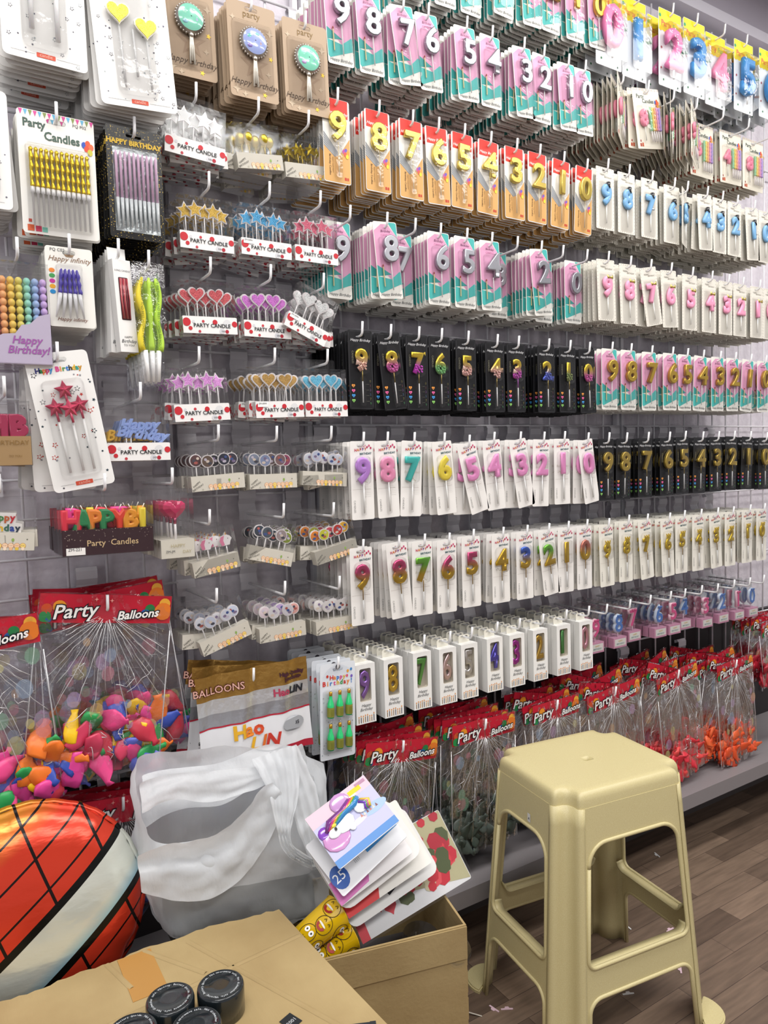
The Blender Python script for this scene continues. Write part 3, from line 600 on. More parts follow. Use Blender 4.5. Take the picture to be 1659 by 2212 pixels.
def p_bottles():
    w, h, top = .084, .205, .014; b = card(w, h, top, '#e6eaf0', .005, slot=.024)
    T, B = top, top-h; b.poly(circ(.0058, 0, .006, 10), -.0004, '#4c4a52')
    for i in range(40):
        a = math.pi*(i/39); c, s = math.cos(a), math.sin(a); x0, z0, x1, z1 = .012*c, -.03+.012*s, .040*c, -.03+.040*s
        if z1 < T-.002: b.poly([(x0, z0), (x1-.0004, z1), (x1+.0004, z1)], -.0003, '#b9c3d2')
    for t, z, s in (('Happy', -.020, .013), ('Birthday!', -.032, .014)):
        for i, ch in enumerate(t): b.text(ch, (i-(len(t)-1)/2)*s*.58, z, s, ['#d8342c', '#e8882c', '#3a7ac8', '#d84a8a', '#e0b02c', '#3a9a4a', '#c83a2c', '#e8882c', '#3a7ac8'][i], y=-.0008, offset=.0004)
    for x, z, c in [(.024, .000, '#e8a23a'), (.032, .003, '#4a8ac8'), (.022, -.010, '#e05a7a'), (.033, -.012, '#7a5ac0'), (-.025, -.006, '#c83a2c')]: b.poly(circ(.0028, x, z-.006, 8, .0034), -.0006, c)
    stars_print(b, -w/2, w/2, B, T-.04, 50, ['#5a7a8a', '#4a6a5a', '#3a3a4a'], 5, .0018)
    parts = [('card', b, 1, None)]
    for r in range(2):
        for c in range(3):
            x = -.022+.022*c; z = -.098-.069*r; k = MB(); rings = []
            for rr, zz in [(.001, 0), (.0072, .0005), (.0075, .024), (.0068, .030), (.0038, .040), (.0030, .050), (.0034, .052), (.0034, .055), (.0008, .056)]:
                rings.append([(x+rr*math.cos(t), -.009+rr*math.sin(t), z+zz) for t in [2*math.pi*i/12 for i in range(12)]])
            k.loft(rings, 'g#2fd07c'); lab = MB().loft([[(x+.0078*math.cos(t), -.009+.0078*math.sin(t), z+zz) for t in [2*math.pi*i/12 for i in range(12)]] for zz in (.003, .023)], '#8f8f3c')
            for q in range(5): lab.poly([(x-.004, z+.006+.003*q), (x+.004, z+.006+.003*q), (x+.004, z+.0066+.003*q), (x-.004, z+.0066+.003*q)], -.0172, '#5a5c22')
            cap = MB().loft([[(x+rr*math.cos(t), -.009+rr*math.sin(t), z+zz) for t in [2*math.pi*i/10 for i in range(10)]] for rr, zz in ((.0034, .047), (.0037, .049), (.0037, .055), (.001, .056))], 'm#c79a3c').tube([(x, -.009, z+.055), (x+.0012, -.009, z+.061)], .0006, '#e8e8e0', 4)
            parts.append(('bottle_candle', k, 1, None)); i = len(parts)-1; parts += [('bottle_label', lab, 1, i), ('bottle_cap', cap, 1, i)]
    parts.append(('blister', MB().blister(-.036, B+.014, .036, -.040, .002, .006), 0, None))
    return parts
def p_goldspiral():
    w, h, top = .118, .198, .014; b = card(w, h, top, '#eeece6', .006, slot=.03); L, R, T, B = -w/2, w/2, top, top-h
    for i in range(16):
        x = L+.003+i*.0072; b.poly([(x, T-.001), (x+.006, T-.001), (x+.003, T-.010)], -.0004, ['#d8509a', '#6ab4d8', '#8a9a5a'][i % 3])
    b.text('Party', -.034, T-.027, .018, '#4c6258', y=-.0006, offset=.0005, sx=.9); b.text('Candles', .008, T-.044, .019, '#4c6258', y=-.0006, offset=.0005, sx=.9)
    b.text('PQ P02', .036, T-.015, .007, '#55585a', y=-.0006)
    balloons_icon(b, .047, T-.046, .010, cols=('#3a5ab8', '#e05a3a', '#e8704a', '#d8503a', '#c8c04a'))
    for i, (x, z, s) in enumerate([(-.052, .004, .010), (-.040, .004, .009), (-.030, .004, .008), (-.050, .018, .005)]): b.poly([(x, B+z), (x+s, B+z), (x+s, B+z+s), (x, B+z+s)], -.0005, ['#d8643a', '#c83a5a', '#7ac0b0', '#c8402c'][i])
    parts = [('card', b, 1, None)]
    for i in range(12):
        x = -.042+.0078*i; k = MB(); n = 22
        k.tube([(x+.0004*math.sin(j*1.3), -.006, -.112+j*.0031) for j in range(n)], [.0031+.0007*math.sin(j*1.3) for j in range(n-1)]+[.0012], 'm#e3c63c', 7)
        parts.append(('spiral_candle', k, 1, None)); parts.append(('candle_holder', MB().tube([(x, -.006, -.172), (x, -.006, -.121), (x, -.006, -.120), (x, -.006, -.111)], [.0018, .002, .0036, .0036], 'g#f1f0f0', 6), 1, len(parts)-1))
    parts.append(('blister', MB().blister(-.050, B+.010, .050, T-.054, .010, .006), 0, None))
    return parts
def p_glitter():
    w, h, top = .094, .190, .014; b = card(w, h, top, 'blackglit', .005, slot=.026); L, R, T, B = -w/2, w/2, top, top-h
    b.text('HAPPY BIRTHDAY', 0, T-.030, .0118, '#d8b23c', y=-.0008, offset=.0005, sx=.98)
    b.poly([(L+.010, B+.012), (R-.008, B+.012), (R-.008, T-.036), (L+.010, T-.036)], -.0005, 'f#b9c0c2')
    parts = [('card', b, 1, None)]
    for i in range(10):
        x = -.033+.0075*i; k = MB().tube([(x, -.006, B+.062), (x, -.006, T-.050), (x, -.006, T-.044)], [.0024, .0023, .0008], 'w#e6c2de', 7)
        parts.append(('pillar_candle', k, 1, None)); parts.append(('candle_holder', MB().tube([(x, -.006, B+.018), (x, -.006, B+.045), (x, -.006, B+.066)], [.0012, .0026, .0032], 'g#e3e8ea', 7), 1, len(parts)-1))
    parts.append(('blister', MB().blister(L+.010, B+.010, R-.008, T-.036, .010, .005), 0, None))
    return parts
def p_purple():
    w, h, top = .074, .132, .010; b = card(w, h, top, '#edebe4', .005, slot=.02); L, R, T, B = -w/2, w/2, top, top-h
    b.text('PQ C02', -.018, T-.008, .007, '#44474a', y=-.0006); b.text('Happy infinity', 0, T-.024, .012, '#8a6a52', shear=.35, y=-.0006); b.text('Happy infinity', 0, B+.010, .0085, '#8a5a4a', shear=.35, y=-.0006)
    b.poly([(-.008, T-.012), (.008, T-.012), (.005, T-.016), (-.005, T-.016)], -.0005, '#a08468')
    for i, c in enumerate(['#e88a3a', '#4aa05a', '#c83a9a', '#e8a82c', '#2c8ac8']): b.poly(circ(.0046, L+.009, T-.040-.0088*i, 12, .0036), -.0005, c)
    parts = [('card', b, 1, None)]
    for i in range(5):
        t = (i-2)*.045; x0 = -.002+(i-2)*.0058; k = MB(); n = 14
        k.tube([(x0*1.0+(i-2)*.0022*(1-j/n)+.0004*math.sin(j*1.5), -.006, -.068+j*.0031) for j in range(n)], [.0030+.0006*math.sin(j*1.5) for j in range(n-1)]+[.0010], 'w#5a4cb4', 7)
        parts.append(('spiral_candle', k, 1, None)); parts.append(('candle_holder', MB().tube([(x0*1.9, -.006, -.108), (x0*1.4, -.006, -.078), (x0*1.3, -.006, -.068)], [.0014, .0034, .0036], 'g#f2f2f4', 6), 1, len(parts)-1))
    parts.append(('blister', MB().blister(-.022, B+.012, .020, T-.028, .010, .006), 0, None))
    return parts
def p_bubble():
    w, h, top = .088, .165, -.008; b = MB(); B = top-h
    b.box(-w/2+.001, -.017, B+.001, w/2-.001, -.001, B+.004, '#cfc4da')
    b.prism([(-w/2+.001, B+.002), (w/2-.001, B+.002), (w/2-.001, B+.085), (.026, B+.080), (.012, B+.066), (0, B+.064), (-.010, B+.050), (-.028, B+.048), (-w/2+.001, B+.040)], -.0175, -.0168, '#d3c8de')
    b.text('Happy', .006, B+.034, .017, '#9a5aa0', shear=.25, y=-.0182, offset=.0004); b.text('Birthday!', .008, B+.018, .017, '#9a5aa0', shear=.25, y=-.0182, offset=.0004)
    parts = [('box_sleeve', b, 1, None)]
    for i, c in enumerate(['#f6a0ae', '#f8b87c', '#f8d468', '#ecdf74', '#a0e2cf', '#a6c0ec', '#d6b6ec']):
        x = -.036+.012*i; k = MB()
        for j in range(11): k.ell((x, -.008, B+.018+.0118*j), (.0058, .0058, .0066), 'w'+c, 8, 6)
        parts.append(('bubble_candle', k, 1, None))
    parts.append(('clear_box', clearbox(w, h, .018, top), 1, None))
    return parts
def p_sparkler():
    w, h, dp = .034, .158, .014; b = MB(); zt = -.004; zb = zt-h; win = rrect(-.009, zb+.055, .009, zt-.030, .002)
    b.prism([(-w/2, zb), (w/2, zb), (w/2, zt), (-w/2, zt)], -dp-.0004, -dp, '#efeeec', [win])
    b.loft([[(x, y, z) for x, y in ((-w/2, -dp), (w/2, -dp), (w/2, 0), (-w/2, 0))] for z in (zb, zt)], '#eae9e6', smooth=False, caps=True)
    b.box(-w/2, -.001, zt, w/2, 0, zt+.022, '#eae9e6')
    b.poly(win, -dp-.0006, '#4a2c30')
    b.text('LONG CANDLE', 0, zt-.020, .0042, '#55565a', y=-dp-.001); b.text('HAPPY', 0, zb+.024, .005, '#33343a', y=-dp-.001); b.text('Birthday', 0, zb+.016, .0085, '#44454a', y=-dp-.001, shear=.25); b.text('TO YOU!', 0, zb+.010, .005, '#33343a', y=-dp-.001)
    rr = random.Random(4); ks = []
    for i in range(7): k = MB(); ks.append(('thin_candle', k, 1, None)); x = -.0065+.0022*i; k.tube([(x, -dp-.0018, zb+.057), (x+rr.uniform(-.002, .002), -dp-.0022, zb+.09), (x, -dp-.0018, zt-.032)], .0009, ['g#b84a52', 'g#c87a7a', 'g#8a3040'][i % 3], 5)
    return [('box', b, 1, None)]+ks
def p_tubes():
    b = MB(); w, B, T = .056, -.205, .010
    b.loft([[(-w/2*s, yy, z), (0, yy-.006, z), (w/2*s, yy, z), (0, yy+.004, z)] for s, z, yy in [(1, T, 0), (1, -.02, -.003), (.95, -.1, -.006), (.72, -.15, -.006), (.68, B, -.002)]], 'cello', smooth=False)
    b.text('HAPPY BIRTHDAY AND BEST WISHES TO YOU', .010, -.075, .0062, '#3f6a34', rot=-math.pi/2, y=-.014); b.text('HAPPY BIRTHDAY AND BEST WISHES TO YOU', -.018, -.075, .0062, '#6a6a2c', rot=-math.pi/2, y=-.014)
    parts = [('bag', b, 1, None)]
    for i, (x, c) in enumerate([(-.016, '#ecd93a'), (-.001, '#b9e04a'), (.014, '#b9e04a')]):
        k = MB().tube([(x*(1+.25*math.sin(j*.7)), -.006, -.145+j*.0085) for j in range(16)], [.0046+.001*math.sin(j*.8+i) for j in range(15)]+[.002], 'w'+c, 8).tube([(x*.6, -.006, -.20), (x*.8, -.006, -.145)], [.003, .0048], 'g#f0f0ee', 8)
        parts.append(('twist_candle', k, 1, None))
    return parts
def p_letters():
    w, h, dp = .150, .098, .040; z1 = -.012; b = MB(); zb = z1-h
    b.box(-w/2+.001, -dp+.001, zb+.001, w/2-.001, -.001, zb+.044, '#3c2027')
    rr = random.Random(9)
    for i in range(70): b.poly(circ(rr.uniform(.0003, .0008), rr.uniform(-w/2+.004, w/2-.004), zb+.044-.038*rr.random()**1.6, 5), -dp+.0002, '#d9c9b4')
    b.text('Party  Candles', .006, zb+.016, .0145, '#c9ad84', y=-dp-.0004, offset=.0001)
    b.poly([(-w/2+.006, zb+.002), (-w/2+.036, zb+.002), (-w/2+.036, zb+.014), (-w/2+.006, zb+.014)], -dp-.0002, '#efece8'); b.text('ZM-221', -w/2+.020, zb+.009, .0068, '#33333a', y=-dp-.0006)
    parts = [('box_base', b, 1, None)]
    for i, (ch, c) in enumerate(zip('HAPPYBI', ['#e8344a', '#2a8a52', '#f08a2c', '#2a8a52', '#e8452f', '#f0a02a', '#eed63a'])):
        x = -.058+.0195*i; k = MB(); vs, fs = glyphs(ch, .044, .002, .0032, 2, .0004, 1)
        k.add([(x+a, -.028-e, zb+.044+v) for a, v, e in vs], fs, 'w'+c, True); k.tube([(x, -.028, zb+.076), (x+.004*(-1)**i, -.028, zb+.085)], .0009, '#f4efe6', 4)
        parts.append(('letter_candle', k, 1, None))
    for i, c in enumerate(['#e8459a', '#eed63a', '#e8344a', '#e8459a', '#f0a02a']):
        x = -.050+.025*i; k = MB(); vs, fs = glyphs('BIRTH'[i], .044, .002, .0032, 2, .0004, 1); k.add([(x+a, -.012-e, zb+.047+v) for a, v, e in vs], fs, 'w'+c, True); parts.append(('letter_candle', k, 0, None))
    parts.append(('clear_box', clearbox(w, h, dp, z1, tw=.6), 1, None))
    return parts
def p_diamond():
    w, h, dp = .062, .125, .026; z1 = -.010; b = MB(); zb = z1-h
    b.box(-w/2+.001, -dp+.001, zb+.001, w/2-.001, -.001, zb+.034, '#e9e4d6'); b.text('HAPPY', 0, zb+.020, .0088, '#b8ac8a', y=-dp-.0004); b.text('DAY', .016, zb+.009, .008, '#b8ac8a', y=-dp-.0004); b.text('ZM-JM', -.014, zb+.011, .006, '#44444a', y=-dp-.0006)
    k = MB(); o = heart(.021, 0, zb+.088, 18); n = 18; c = heart(.010, 0, zb+.090, 18)
    k.add([(a, -.013, z) for a, z in o]+[(a, -.022, z) for a, z in c]+[(0, -.024, zb+.09)]+[(a, -.005, z) for a, z in c], [t for i in range(n) for t in ((i, (i+1) % n, n+i), ((i+1) % n, n+(i+1) % n, n+i), (n+i, n+(i+1) % n, 2*n), (i, (i+1) % n, 2*n+1+(i+1) % n, 2*n+1+i))], 'g#cf3a68')
    s = MB().tube([(0, -.013, zb+.032), (0, -.013, zb+.062)], .0025, 'g#f3eff0').tube([(0, -.013, zb+.062), (0, -.013, zb+.074)], [.0028, .004], 'm#b8607a')
    return [('box_base', b, 1, None), ('heart_candle', k, 1, None), ('stick', s, 1, 1), ('clear_box', clearbox(w, h, dp, z1, tw=.6), 1, None)]
def p_letterb():
    w, h, dp = .070, .105, .02; z1 = -.010; b = MB(); zb = z1-h
    b.box(-w/2+.001, -dp+.001, zb+.001, w/2-.001, -.001, zb+.048, '#b9986a'); b.text('BIRTHDAY', .006, zb+.034, .0105, '#8a6a3c', y=-dp-.0004); b.text('TO YOU', .010, zb+.014, .005, '#8a6a3c', y=-dp-.0004)
    k = digit_flat('B', .018, zb+.050, .030, 'g#b02a55', .006, .002, -.008, .002); k2 = digit_flat('H', -.014, zb+.050, .030, 'g#b02a55', .006, .002, -.008, .002)
    return [('box_base', b, 1, None), ('letter_candle', k, 1, None), ('letter_candle', k2, 1, None), ('clear_box', clearbox(w, h, dp, z1, tw=.6), 1, None)]
# ---- bags
def sheet(w, top, h, f, mat, nx=14, nz=16, x0=0, taper=0):
    b = MB(); g = [[(x0+(-.5+i/nx)*w*(1-taper*j/nz), f((-.5+i/nx)*w, j/nz), top-h*j/nz) for i in range(nx+1)] for j in range(nz+1)]
    return b.loft(g, mat, close=False)
def p_bag(cols, w=.205, h=.315, seed=1, fill=.24, prints=True):
    top = .030; rr = random.Random(seed)
    ph = rr.uniform(0, 6)
    def yf(x, t): return -.006*math.sin(min(1, t*1.3)*math.pi*.5) - .010*t*(1-(2*x/w)**2) + .0022*math.sin(x*160+ph+5*t)*min(1, t*5) + .0016*math.sin(x*310+9*t)
    def pleat(x, t):
        r = abs(x)/(w*.5*(t+.06)); return yf(x, t)-.0035*math.exp(-((t-.25)*2.6)**2)*math.sin(17*math.atan2(x, t*h+.012)+ph)
    hd = MB().merge(sheet(w-.004, top-.002, .050, lambda x, t: -.0012+.0015*math.sin(x*60+ph), '#c21f35', 14, 3))
    L = -w/2
    def hy(x): return -.0022+.0015*math.sin(x*60+ph)
    def dec(pts, c, e=0): hd.add([(x, hy(x)-.0004-e, z) for x, z in pts], [tuple(range(len(pts)))], c)
    for x, z, r, c in [(L+.012, -.012, .010, '#2a8a4a'), (L+.014, .002, .009, '#c8502c'), (L+.034, .006, .011, '#e8942c'), (w/2-.016, .000, .016, '#e07a2c'), (w/2-.040, .004, .009, '#2a7a44'), (w/2-.048, -.004, .008, '#2c5aa0'), (w/2-.014, .014, .010, '#e8a83c'), (L+.016, -.016, .007, '#2c5aa0')]:
        dec([(min(max(a, L+.003), w/2-.003), min(max(c2, -.021), .027)) for a, c2 in circ(r, x, z, 14)], c, .0002*(r*100))
    for x, z in [(-.02, .02), (-.012, -.014), (.006, .018), (.012, -.016)]: dec(star(.004, .3, 4, x, z), '#f0a8a0', .0014)
    for t, x, s in (('Party', -.054, .034), ('Balloons', .052, .021)):
        hd.text(t, x, -.012, s, '#1c1c22', y=-.0046, shear=.28, rot=.10, offset=.0022); hd.text(t, x, -.012, s, '#f3f1ee', y=-.0054, shear=.28, rot=.10, offset=.0005)
    bag = MB(); bag.merge(sheet(w, top, h, pleat, 'cello', 40, 26)); bag.merge(sheet(w, top, h, lambda x, t: .004+.018*t*(1-(2*x/w)**2), 'cello', 6, 8))
    parts = [('bag', bag, 1, None), ('header', hd, 1, None)]
    if prints:
        pr = MB()
        for i in range(20):
            x, t = rr.uniform(-.44, .44)*w, rr.uniform(.22, .78)
            if abs(x) < w*.2 and rr.random() < .6: continue
            r = rr.uniform(.006, .014); z = top-h*t
            pr.add([(x+a, yf(x, t)-.0012, z+c) for a, c in circ(r, 0, 0, 10, r*1.25)], [tuple(range(10))], rr.choice(['P#d88a9a', 'P#8ac0a0', 'P#c8a8d0', 'P#e0b88a', 'P#9ab4d0', 'P#e0d890']))
        pr.add([(-w*.38+a, yf(-w*.38, .3)-.0012, top-h*.28+c) for a, c in rrect(0, 0, .03, .005, .001, 2)], [tuple(range(12))], 'P#5a5a50')
        parts[0][1].merge(pr)
    cr = MB()  # raised fold lines, whitened to stand in for highlight streaks on the film
    for i in range(22):
        a = -1.25+2.5*(i+rr.uniform(-.3, .3))/21; L0, L1 = rr.uniform(.012, .03), rr.uniform(.07, .24)*(1.1-.35*abs(a)); pts = []
        for q in range(6):
            s = L0+(L1-L0)*q/5; x = s*math.sin(a)*.8+rr.uniform(-.002, .002)*(q > 0); z = -s*math.cos(a)-.004
            if abs(x) < w*.49 and top-z < h*.97: pts.append((x, pleat(x, (top-z)/h)-.0008, z))
        if len(pts) > 2: cr.tube(pts, [.0003+.0005*rr.random() for _ in pts], 'crease_glint', 4)
    for i in range(14):
        x, t = rr.uniform(-.42, .42)*w, rr.uniform(.35, .9); pts = []
        for q in range(5):
            pts.append((x, pleat(x, t)-.0008, top-h*t)); x += rr.uniform(-.014, .014); t += rr.uniform(-.01, .05)
            if abs(x) > w*.48 or t > .97: break
        if len(pts) > 2: cr.tube(pts, [.0003+.0006*rr.random() for _ in pts], 'crease_glint', 4)
    cr.tube([(-w/2, pleat(-w/2, .2)-.0005, top-h*.2), (-w/2, pleat(-w/2, 1)-.0005, top-h)], .0012, 'crease_glint', 4); cr.tube([(w/2, pleat(w/2, .2)-.0005, top-h*.2), (w/2, pleat(w/2, 1)-.0005, top-h)], .0012, 'crease_glint', 4)
    parts.append(('film_crease_glints', cr, 0, 0))
    hp = MB(); n = 44
    for i in range(n):
        x = rr.uniform(-.44, .44)*w; zz = top-h+.012+rr.random()**1.2*fill*h*(1-.5*abs(2*x/w)**2); yy = rr.uniform(-.012, .006)
        c = cols[rr.randrange(len(cols))]; a1, a2 = rr.uniform(0, 3.14), rr.uniform(-.6, .6)
        k = MB(); L2 = rr.uniform(.024, .034); R2 = rr.uniform(.012, .019)
        k.tube([(0, 0, -L2), (0, 0, -L2*.9), (0, 0, -L2*.4), (0, .002, 0), (0, 0, L2*.5), (0, -.001, L2*.8), (0, 0, L2)], [R2*.3, R2*.8, R2*1.1, R2*1.05, R2*.7, R2*.3, R2*.42], c, 9)
        k.v = [(vx, vy*.34, vz) for vx, vy, vz in k.v]
        sd = rr.uniform(0, 50)
        k.v = [(vx+.007*noise.noise(Vector((vx*60+sd, vz*60, 1))), vy+.006*noise.noise(Vector((vx*70, vz*70+sd, 5))), vz+.006*noise.noise(Vector((vx*50, vz*50, sd)))) for vx, vy, vz in k.v]
        parts.append(('balloon', MB().merge(k, Matrix.Translation((x, yy, zz)) @ Matrix.Rotation(a1, 4, 'Y') @ Matrix.Rotation(a2, 4, 'X')), 1, None))
    return parts
def printmat(key):
    m, nt, b = newmat('print_'+key[2:]); out = nt.nodes['Material Output']; b.inputs['Base Color'].default_value = lin(key[1:]); b.inputs['Roughness'].default_value = .3
    tr = nt.nodes.new('ShaderNodeBsdfTransparent'); mx = nt.nodes.new('ShaderNodeMixShader'); mx.inputs[0].default_value = .35
    nt.links.new(tr.outputs[0], mx.inputs[1]); nt.links.new(b.outputs[0], mx.inputs[2]); nt.links.new(mx.outputs[0], out.inputs[0]); MATS[key] = m
for k in ['P#d88a9a', 'P#8ac0a0', 'P#c8a8d0', 'P#e0b88a', 'P#9ab4d0', 'P#e0d890', 'P#5a5a50']: printmat(k)
def p_foilbag():
    w, h, top = .232, .30, .030; b = MB()
    def yf(x, t): return -.004-.012*t*(1-(2*x/w)**2)+.0035*math.sin(x*70+3*t)+.002*math.sin(x*150+t*9)
    def strip(z0, z1, mat, dy=0, x0=-w/2, x1=w/2, nx=26):
        g = []
        for j in range(5):
            z = z0+(z1-z0)*j/4; g.append([(x0+(x1-x0)*i/nx, yf(x0+(x1-x0)*i/nx, (top-z)/h)-dy, z) for i in range(nx+1)])
        b.loft(g, mat, close=False)
    strip(top, -.018, 'f#b48c48'); strip(-.018, -.046, 'f#e4e6e8'); strip(-.046, -.072, 'f#b4b5ba'); strip(-.072, -.150, '#e6e6e8', 0); strip(-.150, top-h, 'cello')
    strip(-.0715, -.0745, '#b8263a', .0006); strip(-.147, -.152, '#b8263a', .0006); strip(-.142, -.156, '#b02438', .0008, -w/2+.02)
    def tx(t, x, z, s, c, o=.0006, dy=.002, sh=.0):
        k = MB(); k.text(t, x, z, s, c, y=0, offset=o, shear=sh); b.add([(vx, yf(vx, (top-vz)/h)-dy, vz) for vx, vy, vz in k.v], k.f, c)
    tx('BALLOONS', -.072, -.006, .020, '#5a2a24', .0012); tx('BALLOONS', -.072, -.006, .020, '#e0b0a0', .0001, .0028)
    tx('High Quality', .080, .000, .0105, '#43202c'); tx('products', .082, -.010, .0105, '#43202c')
    tx('Hao', .055, -.038, .020, '#b0405a', .0008); tx('LIN', .086, -.038, .020, '#222228', .0008, .002, .2)
    for i, ch in enumerate('Hao'): tx(ch, -.038+.020*i, -.104, .038, ['#e8b02c', '#e8852c', '#d8502c'][i], .0016)
    for i, ch in enumerate('LIN'): tx(ch, -.010+.018*i, -.134, .036, ['#e8b02c', '#e0702c', '#c83a2c'][i], .0014, .002, .3)
    o = circ(.024, .076, -.100, 18, .015); b.add([(x, yf(x, .43)-.0026, z) for x, z in o], [tuple(range(18))], '#a8aaae'); tx('15035', .076, -.103, .010, '#33343a', .0002, .0040)
    o = [(-.095, -.128), (-.072, -.128), (-.072, -.108), (-.095, -.108)]; b.add([(x, yf(x, .45)-.003, z) for x, z in o], [(0, 1, 2, 3)], '#f2f2f0'); tx('$ 3500', -.084, -.123, .008, '#33343a', .0003, .0042)
    tx('High quality', -.040, -.153, .0115, '#7a1424', .0002)
    rr = random.Random(2)
    return [('bag', b, 1, None)]+[('balloon', MB().ell((rr.uniform(-.09, .09), .006, rr.uniform(-.25, -.18)), (.018, .006, .014), 'w#3a6a9a', 8, 5), 1, None) for i in range(14)]
NW = dict(zip('0123456789', 'zero one two three four five six seven eight nine'.split()))
# ---------------------------------------------------------------- the setting
def obj(name, b, parent=None, loc=None, rot=None, kind=None): 
    o = link(name, b.mesh(name), parent, loc, rot)
    if kind: o['kind'] = kind
    return o
obj('floor', MB().box(-3, -3, -.05, 5, 3, 0, 'floor_wood'), kind='structure')
obj('wall_back', MB().box(-3, WALL+.030, 0, 5, WALL+.08, 2.63, 'back_panel'), kind='structure')
obj('ceiling', MB().box(-3, -3, 2.85, 5, 3, 2.9, '#d9d7dc'), kind='structure')
obj('trim_1', MB().box(-3, WALL-.012, 2.655, 5, WALL+.08, 2.69, '#e3e0ea').box(-3, WALL+.0, 2.69, 5, WALL+.08, 2.85, '#b9b3bf'), kind='structure')
obj('trim_2', MB().box(-3, WALL+.012, .211, 5, WALL+.029, .615, '#2b2729'), kind='structure')
wire = '#ebe9ee'
def grid_panel(x0, x1, rows, z0, z1, label, dx=.0762):
    b = MB()
    for x in (x0+.006, x1-.006): b.box(x-.006, WALL+.006, z0, x+.006, WALL+.022, z1, wire)
    n = round((x1-x0)/dx)
    for i in range(1, n): x = x0+(x1-x0)*i/n; b.tube([(x, WALL+.006, z0), (x, WALL+.006, z1)], .0030, wire, 6)
    for z in rows: b.tube([(x0+.006, WALL+.001, z), (x1-.006, WALL+.001, z)], .0030, wire, 6)
    return tag(obj('wire_grid_panel', b), label, 'display grid', 'wire grid panels')
grid_panel(-.30, .435, [1.04+.0762*i for i in range(-6, 21)], .5, 2.62, 'white wire grid panel at the left end, carrying the star-print cards')
grid_panel(.445, .765, [1.27+.03+.1555*i for i in range(-4, 9)], .3, 2.62, 'narrow white wire grid panel carrying the polka-dot candle boxes')
grid_panel(.775, 1.835, [1.30+.031*0+.23*i for i in range(-4, 6)], .3, 2.62, 'wide white wire grid panel carrying the silver number candles')
grid_panel(1.845, 3.4, [1.30+.23*i for i in range(-4, 6)], .3, 2.62, 'farthest wide white wire grid panel, under the big yellow-topped packs')
sh = MB().box(-.4, 1.288, .168, 3.6, WALL+.03, .210, '#8a8587')
tag(obj('base_shelf', sh), 'grey base shelf running under the bags of balloons', 'shelf')
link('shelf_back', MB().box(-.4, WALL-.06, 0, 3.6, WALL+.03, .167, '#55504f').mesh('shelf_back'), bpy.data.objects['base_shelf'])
# ---------------------------------------------------------------- hooks and stacks
HOOK = {}
def hook(x, z, L, label):
    k = round(L, 3)
    if k not in HOOK:
        b = MB().tube([(0, .004, 0), (0, -L+.012, 0), (0, -L+.004, .0012), (0, -L, .006), (0, -L-.003, .029)], .0027, 'g#f4f4f6', 8)
        p = MB().loft([[(x, y, z) for x in (-.020, .020)] for y, z in [(.010, .044), (.011, .054), (.001, .057), (-.006, .050), (-.006, .034), (.001, .022), (-.005, .004), (-.004, -.014)]], '#e4e1e6', close=False, smooth=False)
        HOOK[k] = (b.mesh('hook'), p.mesh('hook_plate'))
    o = link('display_hook', HOOK[k][0], None, (x, WALL, z)); link('hook_plate', HOOK[k][1], o)
    return tag(o, label, 'hook', 'white display hooks')
PRO = {}
def proto(key, parts):
    if key not in PRO:
        back = MB()
        for nm, b, inb, par in parts:
            if inb: back.merge(b)
        PRO[key] = ([(nm, b.mesh(nm), par) for nm, b, inb, par in parts], back.mesh(key[0]+'_behind'))
    return PRO[key]
def put(key, parts, name, loc, rot, label, cat, group=None, back=False):
    fr, bk = proto(key, parts)
    if back: o = link(name, bk, None, loc, rot)
    else:
        o = link(name, fr[0][1], None, loc, rot); made = [o]
        for nm, me, par in fr[1:]: made.append(link(nm, me, made[par] if par else o))
    return tag(o, label, cat, group)
R = random.Random(11)
def rad(a): return math.radians(a)
def stack(key, parts, name, x, z, L, desc, where, cat='number candle', off=.010, n=12, sp=.0135, tilt=0, yaw=0, jit=1.5, hooklab=None, dz=0, yj=2, drop=None):
    y = WALL-L+off
    hook(x, z, L, hooklab or f'white hook for {desc}, {where}')
    grp = f'{desc}s, {where}'
    put(key, parts, name, (x, y, z), (0, rad(-tilt), rad(yaw)), f'{desc}, frontmost, {where}', cat, grp)
    for i in range(n):
        yy = y+sp*(i+1)*(1+R.uniform(-.08, .08))
        if yy > WALL-.016: break
        big = R.random() < .12
        put(key, parts, name, (x+R.uniform(-.0012, .0012), yy, z-R.uniform(0, .0006)), (0, rad(R.uniform(-jit, jit)*(2.4 if big else 1)), rad(yaw*(.85 if yaw > 10 else 0)+R.uniform(-yj, yj))),
            f'{desc}, behind the frontmost, {where}', cat, grp, True)
def tipz(u, v, L): p = at(u, v, WALL-L-.003); return p.x, p.z-.029
def numrow(lst, fn, kname, name, desc, where, L=.2, n=12, **kw):
    zs = [tipz(t[0], t[1], L)[1] for t in lst]; zm = sorted(zs)[len(zs)//2]
    for t in lst:
        u, v, d, var = t[:4]; e = dict(kw); e.update(t[4] if len(t) > 4 else {})
        x, z = tipz(u, v, L); z = zm+(z-zm)*.35
        ds = desc(d, var)
        stack((kname, d, str(var)), fn(d, var) if (kname, d, str(var)) not in PRO else None, name, x, z, L, ds, where, n=e.pop('n', n), **e)
W = 'upper row'
SIL = 'm#b2b3ba'
teal = lambda d, m: p_teal(d, m)
